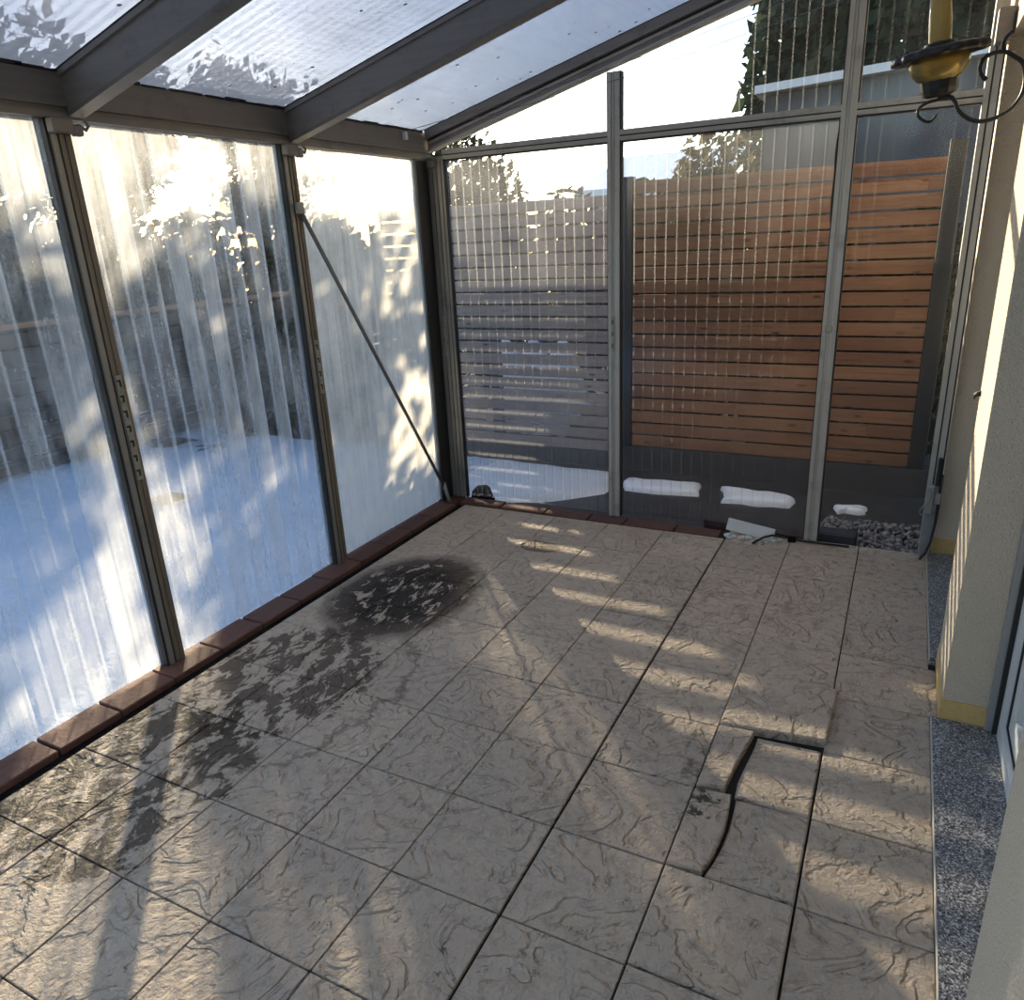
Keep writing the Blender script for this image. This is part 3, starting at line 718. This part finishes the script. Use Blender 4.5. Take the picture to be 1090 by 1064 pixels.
# ------------------------------------------------------------------ clamp, cable and flashing by the jamb
root = empty('roller_clamp', (.965, 2.36, .33), 'grey plastic clamp with wire loop low on the jamb', 'clamp')
b = MB(); b.bbox(.932, .968, 2.37, 2.418, .24, .385, .006); b.bbox(.968, .998, 2.385, 2.415, .29, .345, .004); b.build('clamp_body', M['grey_pvc'], root)
b = MB(); b.tube([(.935, 2.368, .36), (.945, 2.362, .375), (.955, 2.366, .36), (.950, 2.366, .32), (.930, 2.36, .29), (.915, 2.362, .26), (.920, 2.368, .235), (.935, 2.37, .245)], .0035, 6); b.build('wire_loop', M['slot'], root, True)
b = MB(); b.bbox(.966, .986, 2.392, 2.417, .38, .52, .006); b.build('handle', M['black'], root)
b = MB(); pts = [(.955, 2.418), (.985, 2.418)]
vs = [(.940, 2.400, .245), (.985, 2.414, .245), (.975, 2.395, .03), (.940, 2.375, .0), (.940, 2.403, .245), (.985, 2.417, .245), (.975, 2.398, .03), (.940, 2.378, .0)]
b.solid([(x_, y_, z_) for x_, y_, z_ in vs], [(3, 2, 1, 0), (4, 5, 6, 7), (0, 1, 5, 4), (1, 2, 6, 5), (2, 3, 7, 6), (3, 0, 4, 7)])
o = b.build('flashing_flap', M['grey_pvc'], loc=(.96, 2.40, 0)); tag(o, 'bent grey metal flap hanging under the clamp to the floor', 'flap')
b = MB(); b.tube([(.990, 2.40, .44), (.992, 2.40, .30), (.990, 2.385, .20), (.980, 2.37, .10), (.962, 2.36, .04), (.942, 2.352, .008)], .006, 8)
o = b.build('jamb_cable', M['black'], loc=(.97, 2.38, 0), smooth=True); tag(o, 'black cable curving down behind the grey flap by the jamb', 'cable')

# ------------------------------------------------------------------ bits on the gable threshold
b = MB(); vs = []
Mx = Matrix.Translation((.115, 2.405, 0)) @ Matrix.Rotation(-.09, 4, 'Z') @ Matrix.Rotation(-.35, 4, 'X') @ Matrix.Rotation(.10, 4, 'Y')
b.bbox(-.13, .13, -.006, .006, 0, .068, .002, 0, Mx)
o = b.build('white_board', M['white_board'], loc=(.115, 2.40, 0)); tag(o, 'dirty white board offcut leaning at the foot of the gable', 'board')
b = MB()
rr = random.Random(11)
for i in range(26):
    x_, y_ = rr.uniform(-.02, .28), rr.uniform(2.33, 2.385); s_ = rr.uniform(.006, .016)
    b.bbox(-s_, s_, -s_ * .7, s_ * .7, 0, s_ * .8, s_ * .2, 0, Matrix.Translation((x_, y_, -.001)) @ Matrix.Rotation(rr.uniform(0, 3), 4, 'Z'))
o = b.build('mortar_crumbs', M['white_board'], loc=(.13, 2.36, 0)); tag(o, 'crumbled pale mortar lying along the white board', 'rubble', kind='stuff')
b = MB(); b.tube([(.155, 2.285, .006), (.17, 2.315, .010), (.20, 2.35, .022), (.24, 2.375, .030), (.30, 2.39, .020), (.37, 2.40, .010), (.43, 2.402, .008), (.62, 2.41, .006)], .006, 8)
o = b.build('threshold_cable', M['black'], loc=(.3, 2.38, 0), smooth=True); tag(o, 'black cable lying across the tile edge at the foot of the gable', 'cable')
b = MB(); b.bbox(-.02, .02, -.012, .012, 0, .03, .004); o = b.build('dark_stub', M['soil']); o.location = (.34, 2.39, -.001); tag(o, 'small dark stub on the floor edge next to the right gable post', 'rubble')
b = MB(); b.bbox(-.29, .29, -.012, .012, 0, .05, .003, 0, Matrix.Rotation(.07, 4, 'Y'))
o = b.build('red_board', M['red_board']); o.location = (.13, 2.52, -.05); tag(o, 'dark red plank lying outside behind the white board', 'board')
b = MB(); b.bbox(-.10, .10, -.05, .05, 0, .14, .01); o = b.build('dark_slab', M['plinth']); o.location = (.55, 2.53, -.10); tag(o, 'dark slab standing outside at the foot of the right gable post', 'slab')
b = MB(); rr = random.Random(4)
b.lathe([(.0, 0), (.06, .0), (.075, .04), (.06, .09), (.03, .12), (.0, .125)], 10, 0, Matrix.Translation((-1.63, 2.53, -.06)), lambda r, z, a: (r * (1 + .25 * math.sin(3 * a + z * 40)), z))
o = b.build('earth_clod', M['soil'], loc=(-1.63, 2.53, -.06)); tag(o, 'dark clod of earth outside the glazing at the far left corner', 'clod')

# ------------------------------------------------------------------ lantern
LX, LY = .765, 1.15
root = empty('wall_lantern', (1.0, LY, 1.95), 'black iron wall lantern with amber glass chimney and scalloped brim on a scrolled arm', 'lantern')
T = Matrix.Translation((LX, LY, 0)) @ Matrix.Translation((0, 0, 1.93)) @ Matrix.Rotation(math.radians(-6), 4, 'Y') @ Matrix.Rotation(math.radians(5), 4, 'X')
arm_pts = [(.762, 1.930), (.79, 1.928), (.806, 1.915), (.821, 1.887), (.847, 1.865), (.876, 1.855), (.91, 1.859), (.945, 1.877), (.966, 1.909), (.970, 1.946), (.960, 1.988), (.936, 2.009), (.913, 2.023), (.886, 2.024), (.866, 2.013), (.858, 1.991), (.865, 1.972), (.878, 1.959)]
def smooth_pts(L, n=4):
    out = []
    for i in range(len(L) - 1):
        p0 = L[max(0, i - 1)]; p1 = L[i]; p2 = L[i + 1]; p3 = L[min(len(L) - 1, i + 2)]
        for k in range(n):
            t_ = k / n
            out.append(tuple(.5 * (2 * b_ + (c_ - a_) * t_ + (2 * a_ - 5 * b_ + 4 * c_ - d_) * t_ ** 2 + (-a_ + 3 * b_ - 3 * c_ + d_) * t_ ** 3) for a_, b_, c_, d_ in zip(p0, p1, p2, p3)))
    return out + [L[-1]]
xz = lambda L: [(p[0], LY, p[1]) for p in L]
b = MB(); b.tube(smooth_pts(xz(arm_pts)), .0058, 8); b.tube([(.968, LY, 1.946), (.985, LY, 1.946), (1.001, LY, 1.946)], .006, 8); b.build('scroll_arm', M['iron'], root, True)
b = MB(); b.tube(smooth_pts(xz([(.79, 1.927), (.762, 1.922), (.74, 1.918), (.719, 1.906), (.717, 1.886), (.736, 1.87), (.753, 1.868), (.766, 1.884)])), .0045, 8); b.build('small_curl', M['iron'], root, True)
b = MB(); b.tube(smooth_pts(xz([(.911, 2.021), (.906, 2.04), (.91, 2.057), (.925, 2.071)])), .0055, 8); b.build('hook', M['iron'], root, True)
b = MB(); b.bbox(.990, 1.001, LY - .02, LY + .02, 1.90, 1.99, .004); b.build('wall_plate', M['iron'], root)
b = MB(); b.lathe([(0, 0), (.030, 0), (.043, .006), (.047, .02), (.050, .045), (.048, .048), (.044, .046), (.042, .02), (0, .016)], 12, 0, T); b.build('cup', M['iron'], root)
b = MB(); b.lathe([(.040, .036), (.060, .050), (.074, .070), (.078, .090), (.070, .113), (.067, .113), (.075, .090), (.071, .071), (.057, .052), (.037, .038)], 32, 0, T); b.build('glass_bowl', M['amber'], root, True)
b = MB(); b.lathe([(.0, .045), (.024, .045), (.026, .072), (.020, .076), (.0, .076)], 16, 0, T); b.build('burner', M['iron'], root)
scal = lambda r, z, a: (r * (1 + (.035 * math.cos(16 * a) if r > .1 else 0)), z)
b = MB(); b.lathe([(.024, .128), (.050, .128), (.095, .124), (.118, .118), (.120, .108), (.118, .098), (.112, .100), (.095, .112), (.05, .116), (.024, .116)], 96, 0, T, scal); b.lathe([(.024, .128), (.040, .128), (.038, .138), (.026, .139)], 24, 0, T); b.build('scalloped_brim', M['iron'], root, True)
b = MB(); b.lathe([(.027, .112), (.029, .14), (.028, .20), (.025, .262), (.023, .262), (.026, .20), (.027, .14), (.025, .112)], 24, 0, T); b.build('chimney', M['amber_frost'], root, True)

# ------------------------------------------------------------------ outdoors: ground
def grid(x0, x1, y0, y1, nx, ny, f, name, mat, loc):
    b = MB(); vs = []; fs = []
    for i in range(nx + 1):
        for j in range(ny + 1):
            x_ = x0 + (x1 - x0) * i / nx; y_ = y0 + (y1 - y0) * j / ny; vs.append((x_, y_, f(x_, y_)))
    for i in range(nx):
        for j in range(ny):
            a = i * (ny + 1) + j; fs.append((a, a + ny + 1, a + ny + 2, a + 1))
    b.solid(vs, fs); o = b.build(name, mat, loc=loc, smooth=True); return o
from mathutils import noise as mn
def hsnow(x_, y_):
    h = .07 * mn.noise(Vector((x_ * .8, y_ * .8, 1))) + .035 * mn.noise(Vector((x_ * 2.3, y_ * 2.3, 4))) + .016 * mn.noise(Vector((x_ * 6, y_ * 6, 9)))
    edge = min(1, max(0, (-1.95 - x_) / .5))
    return -.09 + h * edge - .02 * (1 - edge)
b = MB(); b.box(-12, 8, -8, 16, -.40, -.14)
o = b.build('ground', M['paving']); tag(o, 'dark wet ground outside the conservatory', 'ground', kind='structure')
b = MB(); b.box(-1.699, -1.6455, -2.4, 2.327, -.044, -.018, 1); b.box(-1.699, 0, 2.318, 2.329, -.06, -.018, 1); b.box(-1.86, -1.645, -2.4, 2.47, -.14, -.045); b.box(-1.645, 1.0, 2.318, 2.47, -.14, -.061); b.box(-1.645, 1.0, -2.4, 2.318, -.14, -.061)
o = b.build('foundation', [M['mortar'], M['soil']]); tag(o, 'dark foundation strip under the curb bricks', 'foundation', kind='structure')
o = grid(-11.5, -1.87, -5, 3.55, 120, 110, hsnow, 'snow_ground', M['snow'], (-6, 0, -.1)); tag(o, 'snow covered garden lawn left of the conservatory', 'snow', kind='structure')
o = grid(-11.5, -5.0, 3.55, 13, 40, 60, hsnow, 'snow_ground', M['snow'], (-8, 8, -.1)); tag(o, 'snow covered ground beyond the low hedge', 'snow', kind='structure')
# snow left on the paving behind the gable
def patch(poly, h, label, seed):
    b = MB(); n = len(poly); cx = sum(p[0] for p in poly) / n; cy = sum(p[1] for p in poly) / n; rr = random.Random(seed)
    P2 = []
    for i in range(n):
        a, c = poly[i], poly[(i + 1) % n]
        for k in range(4):
            t_ = k / 4; P2.append((lift(a[0], c[0], t_) + rr.uniform(-.02, .02), lift(a[1], c[1], t_) + rr.uniform(-.02, .02)))
    m = len(P2); rings = []
    for s_, z_ in ((1, 0), (.95, h * .7), (.8, h), (.4, h * 1.1)):
        rings.append([(cx + (p[0] - cx) * s_, cy + (p[1] - cy) * s_, -.141 + z_) for p in P2])
    vs = [q for r in rings for q in r]; fs = []
    for k in range(3):
        for i in range(m): j = (i + 1) % m; fs.append((k * m + i, k * m + j, k * m + m + j, k * m + m + i))
    fs.append(tuple(range(3 * m, 4 * m))); b.solid(vs, fs)
    o = b.build('snow_patch', M['snow_clean'], loc=(cx, cy, -.141), smooth=True); tag(o, label, 'snow')
patch([(-2.60, 3.66), (-1.85, 3.66), (-1.08, 3.60), (-1.0, 3.18), (-1.30, 2.90), (-1.72, 2.74), (-2.25, 2.72), (-2.6, 3.1)], .045, 'large bluish snow strip on the ground between the corner post and the greyish fence', 1)
patch([(-.98, 3.50), (-.42, 3.55), (-.40, 3.33), (-.90, 3.28)], .04, 'narrow snow patch on dark ground just right of the middle gable post', 2)
patch([(-.27, 3.52), (.22, 3.47), (.21, 3.28), (-.21, 3.27)], .045, 'snow patch on dark ground left of the right gable post', 3)
patch([(.48, 3.40), (.66, 3.42), (.65, 3.32), (.49, 3.30)], .035, 'smallest snow patch, on dark ground in front of the gravel', 4)
# gravel bed
b = MB(); rr = random.Random(21)
ico = bmesh.new(); bmesh.ops.create_icosphere(ico, subdivisions=1, radius=1.0)
iv = [v.co.copy() for v in ico.verts]; ifc = [tuple(v.index for v in f.verts) for f in ico.faces]; ico.free()
for i in range(1500):
    x_, y_ = rr.uniform(.44, 1.0), rr.uniform(2.48, 3.12); s_ = rr.uniform(.008, .020)
    R_ = Matrix.Translation((x_, y_, -.115 + rr.uniform(-.015, .02))) @ Matrix.Rotation(rr.uniform(0, 6), 4, Vector((rr.random(), rr.random(), rr.random() + .1)).normalized()) @ Matrix.Diagonal((s_, s_ * rr.uniform(.6, 1), s_ * rr.uniform(.5, .8), 1))
    b.solid([R_ @ v for v in iv], ifc)
o = b.build('gravel_bed', M['gravel'], loc=(.72, 2.8, -.14)); tag(o, 'bed of grey gravel outside below the narrow gable sheet', 'gravel', kind='stuff')

# ------------------------------------------------------------------ fences behind the gable
YF = 3.80
def slat_fence(x0, x1, z0, n, pitch, mat, gap, y=YF, th=.022, seed=1):
    b = MB(); rr = random.Random(seed)
    for k in range(n):
        z = z0 + k * pitch; dy = rr.uniform(-.002, .002)
        b.bbox(x0, x1, y + dy, y + th + dy, z, z + pitch - gap, .002)
    return b
root = empty('slat_fence', (-2.2, YF, -.12), 'greyish horizontal board fence behind the left gable sheet, light showing through its gaps', 'fence')
slat_fence(-3.30, -1.10, -.01, 20, SL + .0015, M['plank_grey'], .017, YF, .015, 1).build('slat_panel', M['plank_grey'], root)
for xx in (-3.28, -2.2):
    b = MB(); b.bbox(xx - .04, xx + .04, YF + .024, YF + .10, -.014, 1.86, .004); b.build('post', M['anthracite'], root)
root = empty('slat_fence', (0, YF, -.12), 'orange-brown horizontal board fence behind the two right gable sheets', 'fence')
slat_fence(-1.02, .868, .055, 20, SL + .0017, M['plank_warm'], .013, YF, .018, 2).build('slat_panel', M['plank_warm'], root)
b = MB(); b.bbox(-1.098, -1.022, YF - .01, YF + .07, .049, 1.96, .004); b.build('post', M['anthracite'], root)
b = MB(); b.bbox(.870, .965, YF - .01, YF + .07, .049, 2.02, .004); b.build('post', M['anthracite'], root)
b = MB(); b.bbox(-.05, .0, YF + .024, YF + .07, .05, 1.92, .004); b.build('back_batten', M['anthracite'], root)
b = MB(); b.box(-3.32, -1.10, YF - .02, YF + .12, -.141, -.015); b.box(-1.10, 1.0, YF - .02, YF + .12, -.141, .048)
o = b.build('fence_plinth', M['plinth'], loc=(-1, YF, -.14)); tag(o, 'dark concrete plinth under the fence boards', 'plinth')

# left boundary fence
root = empty('garden_fence', (-5.65, 4, -.1), 'dark low board fence at the back of the snowy garden, orange top rail', 'fence')
b = slat_fence(-1.0, 9.0, -.05, 9, .125, None, .014, 0, .022, 5)
b.v = [(-5.65 - p[1], p[0], p[2]) for p in b.v]; b.build('slat_panel', M['plank_dark'], root)
b = MB(); b.bbox(-5.69, -5.60, -1.0, 9.0, 1.10, 1.14, .004); b.build('top_rail', M['plank_orange'], root)
for yy in (-.9, 1.2, 3.3, 5.4, 7.5):
    b = MB(); b.bbox(-5.76, -5.675, yy - .04, yy + .04, -.14, 1.10, .004); b.build('post', M['plank_dark'], root)

# ------------------------------------------------------------------ plants
def leaves(b, center, rad, n, size, rr, shell=.35, clumps=0):
    cs = None
    if clumps:
        cs = []
        for i in range(clumps):
            d = Vector((rr.gauss(0, 1), rr.gauss(0, 1), rr.gauss(0, 1))).normalized() * (rr.random() ** .4)
            cs.append((Vector((d.x * rad[0], d.y * rad[1], d.z * rad[2])), rr.uniform(.12, .3) * min(rad)))
    for i in range(n):
        if cs:
            c_, r_ = rr.choice(cs); q = c_ + Vector((rr.gauss(0, r_), rr.gauss(0, r_), rr.gauss(0, r_ * .9)))
        else:
            d = Vector((rr.gauss(0, 1), rr.gauss(0, 1), rr.gauss(0, 1))).normalized() * (shell + (1 - shell) * rr.random() ** .6)
            q = Vector((d.x * rad[0], d.y * rad[1], d.z * rad[2]))
        q = q + Vector(center)
        if q.z < -.1: q.z = -.1 + rr.random() * .2
        a = Vector((rr.gauss(0, 1), rr.gauss(0, 1), rr.gauss(0, 1))).normalized(); c2 = a.orthogonal().normalized(); c3 = a.cross(c2)
        s_ = size * rr.uniform(.6, 1.3)
        b.face([q - c2 * s_, q + c3 * s_ * .55, q + c2 * s_, q - c3 * s_ * .55])
def plant(name, label, cat, base, trunk_h, trunk_r, blobs, leafmat, size, seed, clumps=0, branches=6, group=None):
    rr = random.Random(seed); root = empty(name, base, label, cat, group); bv = Vector(base)
    b = MB(); top = bv + Vector((rr.uniform(-.15, .15), rr.uniform(-.15, .15), trunk_h))
    b.tube([bv - Vector((0, 0, .05)), lift(bv, top, .5) + Vector((rr.uniform(-.05, .05), rr.uniform(-.05, .05), 0)), top], [trunk_r, trunk_r * .75, trunk_r * .35], 8)
    for i in range(branches):
        st = lift(bv, top, rr.uniform(.35, .95)); c_, r_, _ = rr.choice(blobs)
        e = Vector(c_) + Vector((rr.uniform(-.8, .8) * r_[0], rr.uniform(-.8, .8) * r_[1], rr.uniform(-.6, .8) * r_[2]))
        mdl = lift(st, e, .5) + Vector((0, 0, .12)); b.tube([st, mdl, e], [trunk_r * .4, trunk_r * .25, trunk_r * .08], 6)
    b.build('trunk', M['bark'], root)
    b = MB()
    for c_, r_, n_ in blobs: leaves(b, c_, r_, n_, size, rr, .2, clumps)
    b.build('foliage', leafmat, root)
    return root
# low hedge that throws the slanting shadow edge on the milky sheet
plant('low_hedge', 'low leafy hedge left of the greyish fence, seen dimly through the milky sheet', 'hedge', (-4.35, 3.72, -.14), .9, .05,
      [((-4.6, 3.72, .42), (.42, .28, .58), 2300), ((-3.75, 3.72, .45), (.42, .28, .58), 2300), ((-5.1, 3.72, .40), (.38, .28, .56), 1800), ((-4.15, 3.75, .47), (.4, .28, .58), 2300)], M['leaf_hedge'], .045, 31, 0, 10)
plant('tree', 'leafy tree beyond the garden fence behind the middle left sheet', 'tree', (-6.9, 6.05, -.14), 2.6, .10,
      [((-6.8, 6.15, 2.85), (.75, .55, .95), 2600), ((-6.9, 6.3, 2.0), (.6, .45, .5), 1000)], M['leaf_brown'], .075, 41, 26, 14)
plant('tree', 'dark tree beyond the garden fence behind the nearest left sheet', 'tree', (-7.4, 3.0, -.14), 3.0, .13,
      [((-7.3, 3.4, 2.9), (.9, .8, 1.2), 2600), ((-7.4, 2.4, 2.6), (.8, .8, 1.1), 1900), ((-7.3, 4.95, 3.2), (.7, .62, .62), 2600), ((-7.2, 4.25, 2.25), (.5, .40, .55), 1500)], M['leaf_dark'], .08, 42, 22, 12)
plant('bush', 'dark bush behind the garden fence, right of the leafy tree', 'bush', (-7.8, 8.4, -.14), 1.2, .06, [((-7.8, 8.4, .9), (.7, 1.3, 1.2), 4200)], M['leaf_dark'], .09, 43, 0, 6)
plant('bush', 'dark bush behind the garden fence, left of the leafy tree', 'bush', (-7.0, .2, -.14), 1.2, .06, [((-7.0, .2, .9), (.6, 1.0, 1.3), 4200)], M['leaf_dark'], .09, 44, 0, 6)
plant('conifer', 'dark evergreen tree showing over the greyish fence near the corner post', 'tree', (-5.9, 10.0, -.14), 2.6, .10, [((-5.9, 10.0, 1.7), (1.1, .8, 1.6), 4200)], M['leaf_dark'], .08, 45, 0, 8)
plant('conifer', 'tall dark evergreens high above the fence, behind the dark building', 'tree', (1.2, 9.8, -.14), 4.8, .2,
      [((-.55, 9.8, 2.9), (1.0, .6, 3.0), 5600), ((1.0, 9.9, 3.4), (1.2, .6, 3.2), 6000), ((2.3, 9.8, 3.4), (1.2, .6, 3.2), 5200)], M['leaf_dark'], .13, 46, 0, 10)
plant('shrub', 'grey-brown bare shrub above the middle of the orange-brown fence', 'shrub', (-1.0, 6.3, -.14), 1.8, .05, [((-1.05, 6.3, 1.55), (.55, .35, .95), 3600)], M['leaf_brown'], .05, 47, 0, 10)
plant('clipped_hedge', 'long dark clipped hedge right behind the garden fence', 'hedge', (-6.25, 4.6, -.14), 1.4, .06,
      [((-6.2, yy_, .95 - dz_), (.35, .7, 1.05 - dz_), 1900) for yy_, dz_ in ((1.9, 0), (2.9, 0), (3.8, .12), (4.6, .2), (5.8, 0), (6.8, 0))], M['leaf_dark'], .08, 51, 0, 10)
o = None
b = MB(); rr = random.Random(6)
vs = []; n_ = 14
for i in range(n_ + 1):
    x_ = -2.75 + .85 * i / n_
    for q_ in range(7):
        a = PI * q_ / 6; hh = (.72 + .14 * math.sin(i * 1.3)) * (1 if 0 < i < n_ else .2)
        vs.append((x_, 4.95 - .38 * math.cos(a) + rr.uniform(-.03, .03), -.141 + hh * math.sin(a)))
b.solid(vs, [(i * 7 + q_, i * 7 + q_ + 1, i * 7 + q_ + 8, i * 7 + q_ + 7) for i in range(n_) for q_ in range(6)])
o = b.build('snow_bank', M['snow_clean'], loc=(-2.4, 4.95, -.141), smooth=True); tag(o, 'clean snow bank showing as bright lines through the gaps of the greyish fence', 'snow')
plant('sun_gate_hedge', 'dark hedge added behind the greyish fence to limit the sun stripes on the floor', 'hedge', (-3.0, 5.75, -.14), 1.2, .06,
      [((xx_, 5.7, .90), (.5, .3, 1.17), 2600) for xx_ in (-3.93, -3.1, -2.3, -1.6)], M['leaf_dark'], .07, 52, 0, 8)  # added sun blocker; the gap at its left end passes the floor stripes
plant('sun_gate_bush', 'rounded dark bush added left of the hedge gap to trim the sun stripes', 'bush', (-5.15, 5.45, -.14), .8, .05, [((-5.15, 5.4, .6), (.35, .35, .75), 1500)], M['leaf_dark'], .07, 53, 0, 5)  # added to cut off sun on the left side of the stripes
plant('tree', 'slender tree beyond the garden fence behind the milky sheet', 'tree', (-6.95, 6.75, -.14), 3.0, .09,
      [((-6.9, 6.7, 3.0), (.75, .75, .95), 420)], M['leaf_brown'], .075, 54, 16, 12)
plant('tall_hedge', 'tall dark hedge far back behind the snowy garden', 'hedge', (-9.2, 4.0, -.14), 1.6, .07,
      [((-9.2, yy_, .95), (.4, .95, 1.35), 2200) for yy_ in (-.5, 1.0, 2.5, 4.0, 5.5, 7.0)], M['leaf_dark'], .11, 55, 0, 10)
plant('sky_screen_hedge', 'tall evergreen hedge added behind the viewer to keep sky reflections off the gable sheets', 'hedge', (-.5, -6.4, -.14), 2.2, .08,
      [((xx_, -6.3, 1.35), (.95, .45, 1.75), 2300) for xx_ in (-4.0, -2.7, -1.4, -.1, 1.2, 2.5)], M['leaf_dark'], .11, 57, 0, 10)  # added out of view to block sky reflections in the gable sheets
# row of evergreens right behind the boards (dark gaps)
plant('evergreen_hedge', 'dark evergreen hedge pressed behind the orange-brown fence', 'hedge', (0, 4.35, -.14), 1.2, .06,
      [((-.7, 4.3, .75), (.5, .25, .95), 2400), ((.1, 4.3, .75), (.55, .25, .95), 2400), ((.8, 4.3, .75), (.5, .25, .95), 2400)], M['leaf_dark'], .06, 48, 0, 6)

# ------------------------------------------------------------------ neighbours
root = empty('neighbour_building', (1.2, 6.2, -.14), 'dark building with a pale roof edge line above the orange-brown fence', 'building')
b = MB()
poly = [(-.48, -.14), (3.2, -.14), (3.2, 2.80), (-.48, 2.60)]
b.solid([(p[0], yy, p[1]) for yy in (5.6, 8.4) for p in poly], [(0, 1, 2, 3), (7, 6, 5, 4), (0, 4, 5, 1), (1, 5, 6, 2), (2, 6, 7, 3), (3, 7, 4, 0)]); b.build('wall', M['house_dark'], root)
b = MB(); b.solid([(x_, yy, z_) for yy in (5.48, 8.5) for x_, z_ in ((-.55, 2.61), (3.3, 2.80), (3.3, 2.86), (-.55, 2.67))], [(0, 1, 2, 3), (7, 6, 5, 4), (0, 4, 5, 1), (1, 5, 6, 2), (2, 6, 7, 3), (3, 7, 4, 0)]); b.build('roof_edge', M['fascia'], root)
root = empty('snowy_shed', (-2.6, 9.6, -.14), 'distant small house with a snow covered roof in the gap beside the middle post', 'building')
b = MB(); b.box(-3.4, -1.75, 9.2, 11, -.14, 2.05); b.build('wall', M['house_wall'], root)
b = MB(); b.solid([(x_, yy, z_) for x_ in (-3.6, -1.6) for yy, z_ in ((9.0, 2.03), (11.2, 2.60), (11.2, 2.75), (9.0, 2.17))], [(0, 1, 2, 3), (7, 6, 5, 4), (0, 4, 5, 1), (1, 5, 6, 2), (2, 6, 7, 3), (3, 7, 4, 0)]); b.build('roof', M['snow_clean'], root)

# ------------------------------------------------------------------ light
ELEV = math.radians(15.0)
sd = Vector((-.708 * math.cos(ELEV), .706 * math.cos(ELEV), math.sin(ELEV)))
sun = bpy.data.lights.new('sun', 'SUN'); sun.energy = 14.0; sun.angle = math.radians(.55); sun.color = (1.0, .82, .55)
so = bpy.data.objects.new('sun', sun); C.objects.link(so); so.rotation_euler = sd.to_track_quat('Z', 'Y').to_euler(); so.location = (-6, 6, 5)
W = bpy.data.worlds.new('sky'); bpy.context.scene.world = W; W.use_nodes = True
nt = W.node_tree; nt.nodes.clear()
sky = nt.nodes.new('ShaderNodeTexSky'); sky.sky_type = 'NISHITA'; sky.sun_disc = False; sky.sun_elevation = ELEV; sky.sun_rotation = math.atan2(sd.x, sd.y)
sky.air_density = 1.0; sky.dust_density = .6; sky.ozone_density = 1.0
bg = nt.nodes.new('ShaderNodeBackground'); bg.inputs[1].default_value = .35
ou = nt.nodes.new('ShaderNodeOutputWorld'); nt.links.new(sky.outputs[0], bg.inputs[0]); nt.links.new(bg.outputs[0], ou.inputs[0])

# ------------------------------------------------------------------ camera
cam = bpy.data.cameras.new('camera'); co = bpy.data.objects.new('camera', cam); C.objects.link(co)
Rr = Vector((0.8907541828, 0.4519928037, -0.0475341055)); Rd = Vector((0.1101100735, -0.3160960652, -0.9423157906)); Rf = Vector((-0.4409452998, 0.8341377482, -0.3313328532))
mw = Matrix((( Rr.x, -Rd.x, -Rf.x, .7491), (Rr.y, -Rd.y, -Rf.y, -1.5596), (Rr.z, -Rd.z, -Rf.z, 1.6105), (0, 0, 0, 1)))
co.matrix_world = mw
cam.sensor_fit = 'HORIZONTAL'; cam.sensor_width = 36.0; cam.lens = 797.25 / 1090 * 36.0; cam.clip_start = .02
sc = bpy.context.scene; sc.camera = co
sc.view_settings.view_transform = 'Standard'; sc.view_settings.look = 'None'; sc.view_settings.gamma = 1.0; sc.view_settings.use_curve_mapping = False
sc.view_settings.exposure = 0.48
sc.cycles.use_denoising = True
sc.cycles.max_bounces = 10; sc.cycles.transparent_max_bounces = 32; sc.cycles.diffuse_bounces = 5; sc.cycles.transmission_bounces = 6
sc.cycles.sample_clamp_indirect = 6.0
